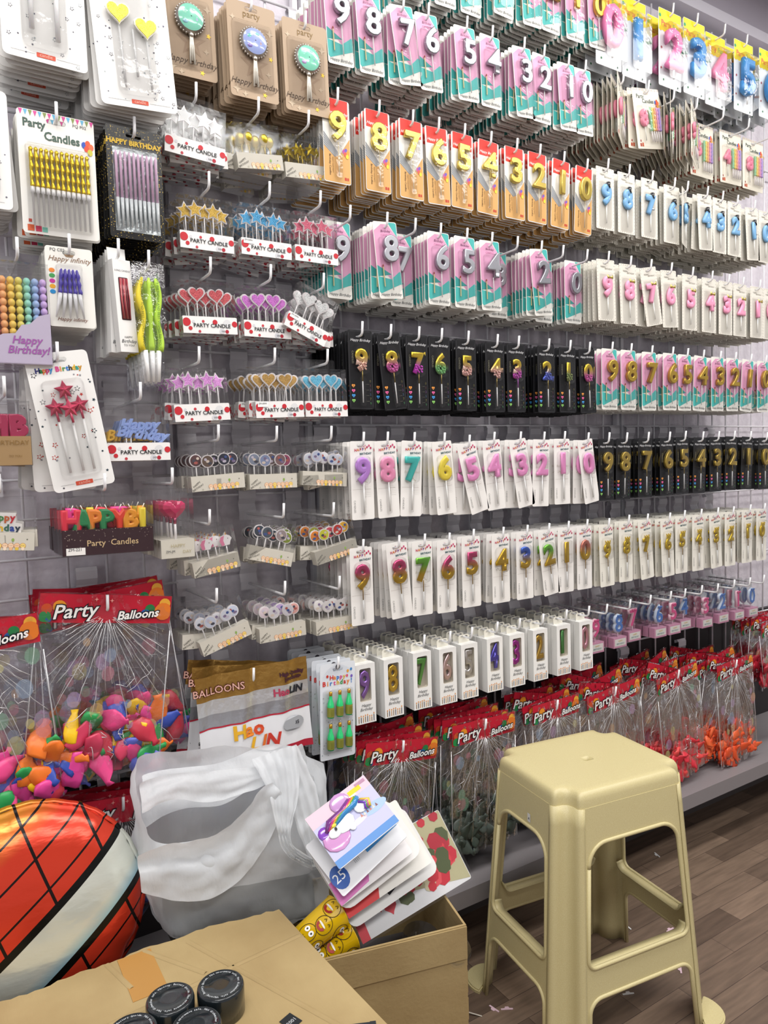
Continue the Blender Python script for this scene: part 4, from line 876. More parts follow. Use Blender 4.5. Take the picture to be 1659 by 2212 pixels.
# topmost row, mostly above the frame
for i, d in enumerate('76543210'):
    x = .975+.0795*i-(.01 if i > 4 else 0); me = 'm#d9b54a'
    stack(('teal', d, me), p_teal(d, me) if ('teal', d, me) not in PRO else None, 'gold_number_candle', x, 2.42-.029+(.003*i), .2, f'gold number {NW[d]} candle on pink and teal card', 'topmost row', n=13, off=.008+(.03 if i in (0, 1, 2) else 0), tilt=[0, 2, 0, -2, 3, 0, 2, 3][i])
for x, d in ((.757, '9'), (.832, '8')):
    stack(('teal', d, SIL), p_teal(d, SIL), 'silver_number_candle', x, 2.176, .2, f'silver number {NW[d]} candle on pink and teal card', 'upper silver row', n=13, tilt=3)
numrow([(873, 0, '7', SIL, dict(tilt=9, n=7)), (927, 15, '6', SIL, dict(tilt=5)), (1010, 38, '5', SIL, dict(tilt=4)), (1065, 57, '4', SIL, dict(tilt=1)), (1134, 80, '3', SIL, dict(tilt=5)), (1177, 97, '2', SIL, dict(tilt=0)), (1230, 115, '1', SIL, dict(tilt=4)), (1266, 127, '0', SIL, dict(tilt=3))],
       teal, 'teal', 'silver_number_candle', lambda d, v: f'silver number {NW[d]} candle on pink and teal card', 'upper silver row', n=14)
numrow([(757, 443, '9', SIL, dict(off=.055)), (837, 458, '8', SIL, dict(tilt=5)), (898, 474, '7', SIL, dict(off=.06)), (953, 485, '6', SIL), (1010, 496, '5', SIL), (1064, 503, '4', SIL, dict(tilt=2)), (1119, 509, '3', SIL, dict(off=.075)), (1171, 519, '2', SIL, dict(tilt=6)), (1217.5, 530, '1', SIL, dict(off=.07)), (1269.5, 538, '0', SIL, dict(off=.05))],
       teal, 'teal', 'silver_number_candle', lambda d, v: f'silver number {NW[d]} candle on pink and teal card', 'lower silver row', n=13)
numrow([(1324, 741.5, '9', 'm#c9a648'), (1365, 744, '8', 'm#c9a648'), (1410, 749, '7', 'm#c9a648'), (1455, 749, '6', 'm#c9a648'), (1487, 752.5, '5', 'm#c9a648'), (1521.5, 756.5, '4', 'm#c9a648', dict(tilt=-3)), (1558, 757, '3', 'm#c9a648'), (1590.5, 759, '2', 'm#c9a648'), (1624, 764, '1', 'm#c9a648', dict(tilt=-5)), (1656, 767, '0', 'm#c9a648')],
       teal, 'teal', 'gold_number_candle', lambda d, v: f'gold number {NW[d]} candle on pink and teal card', 'beside the mermaid row', n=9, sp=.017)
numrow([(730, 188, '9', 0), (820, 218, '8', 0), (893, 240, '7', 0), (949, 257, '6', 0, dict(tilt=2)), (1005, 267, '5', 0, dict(tilt=-1)), (1062, 285, '4', 0, dict(tilt=-2)), (1118, 298, '3', 0), (1168, 308, '2', 0, dict(tilt=-1)), (1220, 326, '1', 0, dict(tilt=-3)), (1270, 345, '0', 0, dict(tilt=-3))],
       lambda d, v: p_gold(d), 'redcard', 'red_card_number_candle', lambda d, v: f'gold number {NW[d]} candle on red-topped tan card', 'below the silver row', n=13)
MER = [(783, 694, '9', ('#e0c040', '#e9b9a8', 2)), (845, 701, '8', ('#e0c040', '#d66ab0', 1), dict(tilt=6)), (906, 705, '7', ('#e0c040', '#d84ad0', 1)), (955, 707, '6', ('#e0c040', '#7fbf7a', 1)), (1012.5, 714, '5', ('#e0c040', '#e9b9b0', 2)), (1075.6, 724, '4', ('#e0c040', '#e9b9b0', 1)), (1121.5, 726, '3', ('#e0c040', '#c154b4', 2)), (1187, 732, '2', ('#e0c040', '#5a6ac8', 1)), (1233, 734, '1', ('#e0c040', '#8a9a5a', 1)), (1275, 738, '0', ('#e0c040', '#d66ab0', 1), dict(tilt=2))]
numrow(MER, lambda d, v: p_black(d, v[0], v[1], v[2]), 'mermaid', 'mermaid_number_candle', lambda d, v: f'yellow number {NW[d]} candle with mermaid tail on black card', 'middle row', n=12)
numrow([(1317, 936, '9', 0), (1355.5, 937, '8', 0, dict(tilt=-2)), (1402, 934, '7', 0, dict(tilt=-1)), (1448, 933, '6', 0), (1482, 928, '5', 0), (1520, 932, '4', 0, dict(tilt=-2)), (1554, 930, '3', 0), (1588, 928, '2', 0, dict(tilt=-2)), (1623, 931, '1', 0, dict(tilt=-3)), (1658, 937, '0', 0)],
       lambda d, v: p_black(d, '#cdb055', '#cdb055'), 'blackgold', 'black_card_number_candle', lambda d, v: f'gold number {NW[d]} candle on black card', 'right of the pastel numbers', n=9, sp=.017)
PK = '#f29cd2'
numrow([(786, 932, '9', '#c68fe0'), (838, 931, '8', '#f59fc4', dict(tilt=2)), (896, 934, '7', '#46bdb6', dict(tilt=-3)), (961, 937, '6', '#f4de4c', dict(tilt=4)), (1015, 951, '5', PK, dict(tilt=14)), (1068.5, 933, '4', PK, dict(tilt=5)), (1125.5, 931, '3', PK, dict(tilt=10)), (1176.6, 932.5, '2', PK, dict(tilt=-2)), (1221, 929, '1', PK), (1272, 937, '0', PK, dict(tilt=9))],
       lambda d, v: p_white(d, 'wax', v), 'pastel', 'pastel_number_candle', lambda d, v: f'{ {"#c68fe0": "lilac", "#f59fc4": "rose", "#46bdb6": "turquoise", "#f4de4c": "yellow"}.get(v, "pink")} number {NW[d]} candle on long white card', 'below the mermaids', n=9, sp=.017)
GT = {'p': '#c8507a', 'g': '#7ac04a', 'o': '#cba638', 'b': '#4a6ac8', 'r': '#c87a6a'}
GN = {'p': 'pink and gold', 'g': 'green and gold', 'o': 'all gold', 'b': 'blue and gold', 'r': 'copper and gold'}
numrow([(785, 1162, '9', 'p'), (862.5, 1150.6, '8', 'p', dict(tilt=4)), (918, 1150.6, '7', 'g', dict(tilt=-1)), (971.5, 1154, '6', 'p', dict(tilt=-1)), (1023.6, 1140, '5', 'p'), (1088, 1138, '4', 'o'), (1140, 1135, '3', 'b'), (1187, 1132, '2', 'g', dict(tilt=7)), (1229, 1126, '1', 'o'), (1269.5, 1122, '0', 'r')],
       lambda d, v: p_white(d, 'grad', GT[v], '#cba638'), 'gradient', 'two_tone_number_candle', lambda d, v: f'{GN[v]} number {NW[d]} candle on white card', 'lower white row', n=9, sp=.017)
numrow([(1316.5, 1121.7, '9', 0, dict(tilt=2)), (1359.6, 1108, '8', 0), (1400, 1108, '7', 0, dict(tilt=5)), (1448, 1110, '6', 0, dict(tilt=3)), (1480, 1100.6, '5', 0), (1516, 1099, '4', 0), (1552, 1096, '3', 0, dict(tilt=4)), (1585.6, 1095, '2', 0), (1622, 1089.7, '1', 0), (1653, 1087.7, '0', 0)],
       lambda d, v: p_white(d, 'metal', '#d9b93c', crown=True), 'crown', 'crowned_number_candle', lambda d, v: f'gold number {NW[d]} candle with crown on cream card', 'lower right row', n=9, sp=.017)
numrow([(1315, 345, '9', 0), (1361, 356, '8', 0), (1411, 368, '7', 0), (1459, 385, '6', 0), (1487, 392, '5', 0, dict(yaw=25)), (1530, 402, '4', 0, dict(tilt=4)), (1563, 412, '3', 0), (1595, 420, '2', 0), (1632, 433, '1', 0, dict(tilt=5)), (1661, 441, '0', 0)],
       lambda d, v: p_dots(d, '#7fb2dc', 'hat'), 'boydots', 'blue_number_candle', lambda d, v: f'blue number {NW[d]} candle with black top hat', 'under the candle sets', n=10, sp=.016)
numrow([(1316, 542, '9', 0, dict(tilt=2)), (1364, 555, '8', 0, dict(tilt=2)), (1408, 560, '7', 0, dict(tilt=11)), (1452, 565, '6', 0, dict(tilt=4)), (1498, 576, '5', 0), (1540, 585, '4', 0), (1576, 593, '3', 0), (1607, 599, '2', 0), (1643, 604, '1', 0), (1670, 610, '0', 0)],
       lambda d, v: p_dots(d, '#f3a2c2', 'bow'), 'girldots', 'pink_number_candle', lambda d, v: f'pink number {NW[d]} candle with gold bow', 'under the blue numbers', n=11, sp=.015)
numrow([(1348, 160, '0', 0, dict(yaw=33)), (1402.5, 177, '8', 0, dict(tilt=10)), (1457, 194, '5', 0, dict(yaw=36)), (1507, 211, '9', 0, dict(yaw=28)), (1564, 232.6, '6', 0, dict(off=.07)), (1619, 255.6, '4', 0, dict(off=.06, tilt=2)), (1668, 275, '8', 1, dict(off=.06))],
       lambda d, v: p_set(d), 'cset', 'candle_set', lambda d, v: f'cream set of number {NW[d]} and spiral candles', 'under the yellow packs' if 1 else '', cat='candle set', n=11, sp=.015)
for i, (u, v, d, c, e) in enumerate([(1322, -52, '0', '#ea7fb4', {}), (1384, -24, '1', '#3f8fd0', dict(off=.02)), (1455.5, 6.7, '2', '#ea7fb4', {}), (1508, 28.5, '3', '#3f8fd0', {}), (1567, 52, '4', '#f08fb4', dict(off=.03)), (1615, 75, '5', '#3f8fd0', {}), (1668, 95, '6', '#3f8fd0', {})]):
    x, z = tipz(u, v, .2)
    stack(('yellow', d, c), p_big(d, c), 'large_number_candle', x, z, .2, f'large {"pink" if c != "#3f8fd0" else "blue"} number {NW[d]} candle, yellow-topped pack', 'top right', n=4, sp=.034, **e)
numrow([(793, 1394.5, '9', '#a07ac8'), (854.5, 1384, '8', '#cda94a'), (917, 1367.6, '7', '#6fae62'), (973, 1365, '6', '#d0b4b4'), (1020, 1355.6, '5', '#c9c6c4'), (1075, 1341, '4', '#6a62c0'), (1123.5, 1336, '3', '#b04aa4'), (1174, 1325.7, '2', '#c9a452'), (1224.6, 1317, '1', '#5f9a5c'), (1273, 1311, '0', '#dba4b0')],
       lambda d, v: p_window(d, v), 'window', 'window_box_candle', lambda d, v: f'white window box with number {NW[d]} candle', 'above the balloon bags', cat='candle box', n=7, sp=.023, off=.030)
PB = [(1312, 1308, '9'), (1362, 1297, '8'), (1406, 1285, '7'), (1450, 1276, '6'), (1481, 1271, '5'), (1517, 1263, '4'), (1551.6, 1264, '3'), (1587, 1252, '2'), (1621, 1250, '1'), (1651, 1244, '0')]
numrow([(u, v, d, i % 2, dict(off=.055 if i not in (2, 5) else .075)) for i, (u, v, d) in enumerate(PB)],
       lambda d, v: p_pinkbox(d, '#5a86d0' if v else '#e8629a', '#cfdcee' if v else '#f0c4d4'), 'pinkblock', 'pink_block_candle', lambda d, v: f'{"blue" if v else "pink"} number {NW[d]} candle on pink block, clear box', 'bottom right row', cat='boxed candle', n=5, sp=.026)
# ---- narrow panel: polka-dot boxes and boxes with printed babies
def box(u, v, key, parts, name, desc, where, L=.2, **k):
    x, z = tipz(u, v, L); k.setdefault('sp', .0245); k.setdefault('n', 5); k.setdefault('off', .045); k.setdefault('jit', 5); k.setdefault('cat', 'candle box'); k['tilt'] = -k.get('tilt', 0)
    stack((key,), parts, name, x, z, L, desc, where, **k)
S = dict(star='star', heart='heart')
box(423.6, 177.5, 'pc_white', p_pc('star', '#c9cdd0', .112, 1), 'star_candle_box', 'polka-dot box of white glitter star candles', 'top left of its panel', off=.02, tilt=4)
box(558.7, 209.5, 'bb_balloon', p_baby('balloon', ['#dcc040'], .098, 2), 'balloon_candle_box', 'clear box of gold balloon-shaped candles', 'below the brown cards', tilt=-7)
box(667, 238, 'bb_star', p_baby('puff', ['#dcc23c'], .100, 3), 'star_candle_box', 'clear box of gold puffed star candles', 'beside the balloon candles', tilt=-4)
box(451.4, 370, 'pc_gold', p_pc('star', '#c99a2a', .104, 4), 'star_candle_box', 'polka-dot box of gold glitter star candles', 'second row')
box(582.6, 392, 'pc_blue', p_pc('star', '#2f8ec4', .106, 5, True), 'star_candle_box', 'polka-dot box of blue glitter star candles', 'second row')
box(692.6, 411.6, 'pc_pink', p_pc('star', '#c8506a', .098, 6), 'star_candle_box', 'polka-dot box of rose glitter star candles', 'second row')
box(454.6, 554.6, 'pc_redh', p_pc('heart', '#b23a42', .106, 7), 'heart_candle_box', 'polka-dot box of red glitter heart candles', 'third row', tilt=-2)
box(585, 571, 'pc_lilh', p_pc('heart', '#b45cb4', .100, 8), 'heart_candle_box', 'polka-dot box of purple glitter heart candles', 'third row')
box(699.6, 589.6, 'pc_silh', p_pc('heart', '#b9bcbc', .096, 9, True), 'heart_candle_box', 'tilted polka-dot box of silver glitter heart candles', 'third row', tilt=24, off=.03)
box(430, 748, 'pc_lils', p_pc('star', '#cf7ccc', .106, 10), 'star_candle_box', 'polka-dot box of lilac glitter star candles', 'fourth row', off=.03, tilt=-3)
box(593.8, 751, 'pc_goldh', p_pc('heart', '#9a741e', .102, 11, True), 'heart_candle_box', 'polka-dot box of dark gold heart candles', 'fourth row', off=.012, tilt=-2)
box(707.9, 753.5, 'pc_blueh', p_pc('heart', '#4aa0d0', .098, 12), 'heart_candle_box', 'polka-dot box of light blue heart candles', 'fourth row', off=.035, tilt=-1)
DK = ['#5a3c3c', '#6a5648', '#24262c', '#2c3040', '#3a3644']
box(471.8, 917, 'bb_dark', p_baby('disc', DK, .108, 13), 'disc_candle_box', 'clear box of dark round candles', 'above the wire gap', tilt=-3, n=4)
box(598, 919.8, 'bb_ice', p_baby('disc', ['#8a93a8', '#8f9cc0', '#7a6a6a', '#8a6a6a', '#a04a6a'], .104, 14), 'disc_candle_box', 'clear box of frosty blue round candles', 'above the wire gap', n=4)
box(716, 919.8, 'bb_bluew', p_baby('disc', ['#d6dbe8', '#cfd6ea', '#e4e4ea'], .106, 15), 'disc_candle_box', 'clear box of white round candles with blue', 'beside the lilac 9', tilt=4, n=5)
box(452.7, 1100, 'bb_uni', p_baby('unicorn', ['#eeeeee'], .094, 16), 'unicorn_candle_box', 'clear box of unicorn head candles', 'beside the pink diamond heart', tilt=-9, n=4, off=.03)
box(613, 1086.9, 'bb_green', p_baby('disc', ['#39424e', '#56606a', '#39424e', '#a89898', '#8a9a3a'], .098, 17), 'disc_candle_box', 'clear box of grey and green round candles', 'tilting down rightwards', tilt=15, n=4)
box(721, 1085, 'bb_hero', p_baby('disc', ['#e0862c', '#d8d83a', '#c84a5a', '#c83a2c', '#e8b02c'], .104, 18), 'disc_candle_box', 'clear box of orange and yellow round candles', 'tilting up rightwards', tilt=-12, n=5)
box(468, 1270.4, 'bb_bluw2', p_baby('disc', ['#dfe3ee', '#d4dbee', '#e8e8ee'], .106, 19), 'disc_candle_box', 'clear box of white round candles with blue', 'lowest row, tilting up', tilt=-17, n=4)
box(615.8, 1255, 'bb_past', p_baby('disc', ['#e6d4dc', '#e8e6ea', '#c8b0dc', '#e0dce4', '#eab0a8'], .104, 20), 'disc_candle_box', 'clear box of pastel pink round candles', 'lowest row', tilt=-2, n=4)
box(733.8, 1244, 'bb_white', p_baby('disc', ['#ece8e6', '#eeeae8'], .100, 21), 'disc_candle_box', 'clear box of white and black round candles', 'lowest row', tilt=-2, n=4)
def solo(x, z, L, key, parts, name, desc, where, **k):
    k.setdefault('jit', 1.5); stack((key,), parts, name, x, z, L, desc, where, **k)
# brown cards with foil balloons
for i, (x, cols) in enumerate([(.452, ['#7fc8b0', '#9ad8c0', '#b9a8dc', '#8ab8c8']), (.566, ['#9aa8d8', '#6ab8b4', '#c89a8a', '#8a7ac0']), (.680, ['#7fcfb4', '#8ae0c0', '#7a9ac0', '#b9a0d0'])]):
    solo(x, [2.098, 2.073, 2.073][i], .2, 'brown%d' % i, p_brown(cols), 'foil_balloon_candle', f'{["mint", "lavender", "turquoise"][i]} foil-balloon candle on brown card', 'top of its panel', cat='candle', n=13, sp=.0125, off=[.03, .004, .006][i], tilt=[1, 1, 1][i])
# ---- left panel
solo(.193, 2.085, .25, 'plain', p_starcard('plain', .126, .24), 'star_print_card', 'large white star-print card with clear blister', 'top left corner', cat='candle card', n=14, sp=.013, yaw=2)
solo(.323, 2.047, .25, 'hearts', p_starcard('hearts', .128, .24), 'heart_candle_card', 'white star-print card with yellow hearts', 'beside the brown cards', cat='candle card', n=14, sp=.013, tilt=4)
solo(.085, 1.80, .22, 'plain2', p_starcard('plain', .100, .185), 'star_print_card', 'white star-print card cut by left edge', 'beside the gold spiral candles', cat='candle card', n=10, sp=.014)
x, z = tipz(121, 220, .22); solo(x, z, .22, 'gspiral', p_goldspiral(), 'gold_candle_card', 'white card of twelve gold spiral candles', 'upper left', cat='candle card', n=7, sp=.018)
x, z = tipz(290, 252, .22); solo(x, z, .22, 'glit', p_glitter(), 'pillar_candle_card', 'black glitter card of pink pillar candles', 'beside the white star box', cat='candle card', n=14, sp=.0125)
x, z = tipz(36, 512, .22); solo(x, z, .22, 'bubble', p_bubble(), 'bubble_candle_box', 'clear box of rainbow bubble candles', 'left edge', cat='candle box', n=4, sp=.022, off=.02)
x, z = tipz(149, 505, .22); solo(x, z, .22, 'purple', p_purple(), 'purple_candle_card', 'white card of five purple spiral candles', 'under the gold spiral candles', cat='candle card', n=14, sp=.0125)
x, z = tipz(250, 522, .20); solo(x, z, .22, 'spark', p_sparkler(), 'long_candle_box', 'narrow white box of long red candles', 'below the black glitter card', cat='candle box', n=7, sp=.020, off=.02, yaw=18, tilt=3)
x, z = tipz(321, 540, .22); solo(x, z, .22, 'tubes', p_tubes(), 'twist_candle_bag', 'clear sleeve of yellow and green twisted candles', 'beside the red hearts', cat='candle pack', n=5, sp=.024)
x, z = tipz(123, 738, .22); solo(x, z, .22, 'stars', p_starcard('stars', .100, .232), 'star_candle_card', 'white card with four red star candles', 'under the purple candles', cat='candle card', n=4, sp=.020, tilt=9, jit=4, yaw=0)
x, z = tipz(303, 825, .22); solo(x, z, .22, 'script', p_pc('script', '#9bb2ea', .110, 30, custom='script'), 'script_candle_box', 'polka-dot box of blue birthday script candle', 'below the twisted candles', cat='candle box', n=3, sp=.025, off=.05)
x, z = tipz(8, 812, .22); solo(x, z, .22, 'letterb', p_letterb(), 'letter_candle_box', 'gold box of dark pink letter candles', 'left edge', cat='candle box', n=2, sp=.024, off=.02)
x, z = tipz(57, 1022, .22); solo(x-.04, z, .22, 'words', p_baby('words', [], .110, 31, custom='words'), 'word_candle_box', 'clear box of happy birthday word candle', 'low at left edge', cat='candle box', n=3, sp=.026, off=.03, tilt=-5)
x, z = tipz(226, 1022, .22); solo(x, z, .22, 'letters', p_letters(), 'letter_candle_box', 'clear box of rainbow letter candles', 'above the big balloon bag', cat='candle box', n=3, sp=.043, off=.02, tilt=-1)
x, z = tipz(372, 1010, .22); solo(x, z, .22, 'diamond', p_diamond(), 'heart_candle_box', 'clear box of pink faceted heart candle', 'right of the rainbow letters', cat='candle box', n=5, sp=.029)
x, z = tipz(731, 1418, .2); solo(x, z, .2, 'bottles', p_bottles(), 'bottle_candle_card', 'white card of six green bottle candles', 'left of the window boxes', cat='candle card', n=9, sp=.019, off=.002, tilt=-2)
# ---- balloon bags
MIX = ['w#e8489a', 'w#f2c218', 'w#ee7a2a', 'w#3a52b0', 'w#c8364a', 'w#2fa055', 'w#5a66c0', 'w#e84a8a', 'w#d04060']
def bagstack(u, v, key, cols, desc, where, n=4, L=.2, w=.205, h=.315, seed=1, tilts=(0, -3, 4, -6, 5, 2), sp=.034, fill=.24, fn=None):
    x, z = tipz(u, v, L); hook(x, z, L, f'white hook carrying the {desc}s, {where}')
    for i in range(n+1):
        k = (key+str(i % 2),); pr = None
        if k not in PRO: pr = (fn or (lambda: p_bag(cols, w, h, seed+i % 2, fill)))()
        put(k, pr, 'balloon_bag', (x, WALL-L+.004+sp*i, z), (0, rad(-tilts[i % len(tilts)]), rad(R.uniform(-3, 3))), f'{desc}, frontmost, {where}' if i == 0 else f'{desc}, behind the frontmost, {where}', 'bag of balloons', f'{desc}s, {where}')
bagstack(232, 1285, 'bagmix', MIX, 'clear bag of mixed-colour balloons', 'under the rainbow letters', n=4, w=.225, h=.328, seed=3, tilts=(-8, 6, 9, -5, 3), fill=.3)
bagstack(-72, 1352, 'bagmix2', MIX, 'clear bag of mixed-colour balloons', 'cut by the left edge', n=2, w=.215, h=.325, seed=5, tilts=(4, 0, -4))
bagstack(872, 1600, 'bagblue', ['w#2f5aa8', 'w#274c96', 'w#3a66b4'], 'clear bag of blue balloons', 'behind the leaning sheets', n=4, seed=7, tilts=(-9, -5, -1, 9, -14), fill=.22)
bagstack(1050, 1553, 'baggrn', ['w#46524a', 'w#3c463e', 'w#55605a'], 'clear bag of dark green balloons', 'left of the stool top', n=4, seed=9, tilts=(-2, -3, 1, 5), fill=.24)
bagstack(1205, 1512, 'baggry', ['w#55564f', 'w#4a4a46', 'w#66665e'], 'clear bag of dark grey balloons', 'behind the stool', n=3, seed=11, w=.18, tilts=(-1, 7, -12), fill=.24)
bagstack(1331, 1483, 'bagbl2', ['w#3a4a6a', 'w#7a4a3a', 'w#8a3a4a'], 'clear bag of navy and brown balloons', 'above the stool top', n=5, seed=13, w=.225, tilts=(4, -12, 13, -18, 10), fill=.2)
bagstack(1467, 1447, 'bagred', ['w#d83040', 'w#c82c38', 'w#e04a48'], 'clear bag of red balloons', 'right of the stool', n=5, seed=15, w=.20, h=.33, tilts=(7, -18, 4, 20, -12), fill=.25)
bagstack(1592, 1425, 'bagora', ['w#e0562c', 'w#d04a28', 'w#e8683a'], 'clear bag of orange balloons', 'at the right edge', n=5, seed=17, w=.20, h=.33, tilts=(3, -14, 12, -8), fill=.32)
bagstack(1685, 1335, 'bagred2', ['w#b8283a', 'w#a82434'], 'clear bag of crimson balloons', 'high at the right edge', n=3, seed=19, w=.20, h=.22, tilts=(3, -8, 6, -3), fill=.4)
bagstack(266, 1722, 'bagdark', ['w#8a2a3a', 'w#2c3a6a'], 'clear bag with red header', 'behind the big round balloon', n=2, seed=21, w=.22, h=.22, tilts=(-6, -8, -3), L=.15)
bagstack(548, 1443, 'hao', None, 'gold and silver foil bag of balloons', 'behind the white carrier bag', n=2, tilts=(2, -6, -10), sp=.03, fn=p_foilbag)
# ---------------------------------------------------------------- stool
def stool():
    H = .548; hx, hy = .163, .133; ax, ay = .040, .036      # half sizes at the top, flare to the floor
    c = .046
    def size(z): t = 1-z/H; return hx+ax*t, hy+ay*t
    root = bpy.data.objects.new('plastic_stool', None); COL.objects.link(root); root.location = (1.176, 1.085, 0); root.rotation_euler = (0, 0, rad(-8))
    tag(root, 'beige square plastic stool with centre hole in its seat', 'stool')
    def corner(z, sx, sy, n=13, inset=0):
        "plan of one chamfered, hollowed corner from the x side to the y side"
        X, Y = size(z); X -= inset; Y -= inset; cc = c+.010*(1-z/H); pts = []
        for i in range(n):
            t = i/(n-1); bx, by = X-cc*t, Y-cc*(1-t)
            ridge = .0075*(math.exp(-((t-.14)/.10)**2)+math.exp(-((t-.86)/.10)**2)) - .0075*math.exp(-((t-.5)/.22)**2)
            pts.append((sx*(bx+ridge*.707), sy*(by+ridge*.707)))
        return pts
    # seat: rounded edge, gently dished, with a hole
    def plan(z, inset=0):
        p = []
        for sx, sy in ((1, 1), (-1, 1), (-1, -1), (1, -1)):
            q = corner(z, sx, sy, inset=inset)
            p += q if sx*sy > 0 else q[::-1]
        return p
    b = MB(); rings = []
    for ins, dz in ((0, -.030), (0, -.016), (.001, -.009), (.004, -.003), (.009, 0), (.02, 0)):
        rings.append([(x, y, H+dz) for x, y in plan(H+min(dz, 0), ins)])
    pl = plan(H, .02)
    for f in (.75, .5, .3):
        rings.append([(x*f, y*f, H-.0015*(1-f)) for x, y in pl])
    for rh, dz in ((.030, .0015), (.018, .0015), (.0150, .0015)): rings.append([(rh*math.cos(math.atan2(y, x)), rh*math.sin(math.atan2(y, x)), H-dz) for x, y in pl])
    for f in (.12,):
        rings.append([(x*f*(1-0) if f > .13 else .0135*math.cos(math.atan2(y, x)), y*f if f > .13 else .0135*math.sin(math.atan2(y, x)), H-.0015*(1-f)) for x, y in pl])
    rings.append([(.0125*math.cos(math.atan2(y, x)), .0125*math.sin(math.atan2(y, x)), H-.016) for x, y in pl])
    b.loft(rings, 'stool_plastic')
    seat = link('seat', b.mesh('seat'), root)
    rings = [[(x, y, H-.012) for x, y in plan(H-.012, .003)], [(x*.1, y*.1, H-.012) for x, y in plan(H-.012, .003)]]
    link('seat_underside', MB().loft([[(x, y, H-.006) for x, y in plan(H, .006)], [(.0135*math.cos(math.atan2(y, x)), .0135*math.sin(math.atan2(y, x)), H-.006) for x, y in plan(H, .006)]], 'stool_plastic').mesh('seat_underside'), seat)
    # legs: hollowed corners
    zs = [H-.030-(H-.030)*i/14 for i in range(15)]
    for sx, sy in ((1, 1), (-1, 1), (-1, -1), (1, -1)):
        b = MB(); b.loft([[(x, y, z) for x, y in corner(z, sx, sy)] for z in zs], 'stool_plastic', close=False)
        # foot flange
        X, Y = size(0); fx, fy = sx*(X-.026), sy*(Y-.026); a0 = math.atan2(sy, sx); fl = [(fx, fy)]+[(fx+.047*math.cos(a0+t), fy+.047*math.sin(a0+t)) for t in [(-1.35+2.7*i/14) for i in range(15)]]
        n = len(fl); ri = [(x, y, 0) for x, y in fl]; r2 = [(x, y, .006) for x, y in fl]; b.loft([ri, r2], 'stool_plastic', smooth=False); b.add([(x, y, .006) for x, y in fl], [tuple(range(n))], 'stool_plastic')
        o = link('leg', b.mesh('leg'), root); s = o.modifiers.new('thickness', 'SOLIDIFY'); s.thickness = .003; s.offset = -1 if sx*sy > 0 else 1
    # sides with a tall rounded window, a cross bar and an open foot arch
    zt, z1, z2, z3 = H-.030, .445, .205, .145     # window top, window foot, arch top
    for side in range(4):
        ang = side*math.pi/2; along_x = side % 2 == 0
        def halfw(z): X, Y = size(z); cc = c+.010*(1-z/H); return (X if along_x else Y)-cc
        def P(s, z, out=0):
            X, Y = size(z); d = (Y if along_x else X)+out
            w_ = s
            return [(w_, -d, z), (d, w_, z), (-w_, d, z), (-d, -w_, z)][side]
        m = .004
        def hole(za, zb, ra, rb, open_b=False):
            "outline of an opening; narrower at the top than at the foot"
            pts = []
            ha = halfw(za)-m-.002; hb = halfw(zb)-m-.002
            for i in range(9): t = math.pi/2*i/8; pts.append((-ha+ra-ra*math.cos(t)-0, za-ra+ra*math.sin(t)))
            for i in range(9): t = math.pi/2*(1-i/8); pts.append((ha-ra+ra*math.cos(t), za-ra+ra*math.sin(t)))
            if open_b: pts += [(hb, zb), (-hb, zb)]
            else:
                for i in range(7): t = -math.pi/2*i/6; pts.append((hb-rb+rb*math.cos(t), zb+rb+rb*math.sin(t)))
                for i in range(7): t = -math.pi/2*(1-i/6); pts.append((-hb+rb-rb*math.cos(t), zb+rb+rb*math.sin(t)))
            return pts
        win = hole(z1, z2, .045, .018); arch = hole(z3, 0, .030, 0, True)
        ow = [(-halfw(z), z) for z in [zt-(zt)*i/12 for i in range(13)]]
        outer = ow[:-1]+[(-halfw(0), 0)]
        outer += [(-arch[0][0]*0+arch[-1][0], 0)]+arch[0:18]+[(arch[-2][0], 0)]
        outer += [(halfw(0), 0)]+[(-x, z) for x, z in reversed(ow[:-1])]
        tri = tessellate_polygon([[Vector((x, z, 0)) for x, z in outer], [Vector((x, z, 0)) for x, z in win]])
        allp = outer+win; b = MB(); b.add([P(x, z) for x, z in allp], [tuple(t) for t in tri], 'stool_plastic')
        b.tube([P(x, z, .001) for x, z in win]+[P(*win[0], .001)], .0028, 'stool_plastic', 8, cap=False)
        b.tube([P(x, z, .001) for x, z in [(arch[-1][0], 0)]+arch[:18]+[(arch[-2][0], 0)]], .0028, 'stool_plastic', 8)
        # the cross bar folds inward along its top edge
        wb = [p for p in win[18:]]; wb.sort(); b.loft([[P(x, z, 0) for x, z in wb], [P(x, z-.003, -.022) for x, z in wb]], 'stool_plastic', close=False)
        o = link('side_panel', b.mesh('side_panel'), root); s = o.modifiers.new('thickness', 'SOLIDIFY'); s.thickness = .003; s.offset = 0
    st = MB().poly([(0, 0), (.010, 0), (.010, .018), (0, .018)], 0, '#e9e9e4'); st.text('4', .005, .004, .010, '#55585a', y=-.0006)
    X, Y = size(.46); link('price_sticker', st.mesh('price_sticker'), root, (-X-.0028, -.02, .455), (0, 0, rad(-90)))
stool()
# ---------------------------------------------------------------- cardboard boxes
def obox(name, cx, cy, yaw, w, d, h, label, th=.004):
    b = MB(); W2, D2 = w/2, d/2; cb = 'cardboard'
    b.box(-W2, -D2, .001, W2, -D2+th, h, cb).box(-W2, D2-th, .001, W2, D2, h, cb).box(-W2, -D2+th, .001, -W2+th, D2-th, h, cb).box(W2-th, -D2+th, .001, W2, D2-th, h, cb).box(-W2+th, -D2+th, .001, W2-th, D2-th, .006, cb)
    o = link(name, b.mesh(name), None, (cx, cy, 0), (0, 0, rad(yaw))); return tag(o, label, 'box')
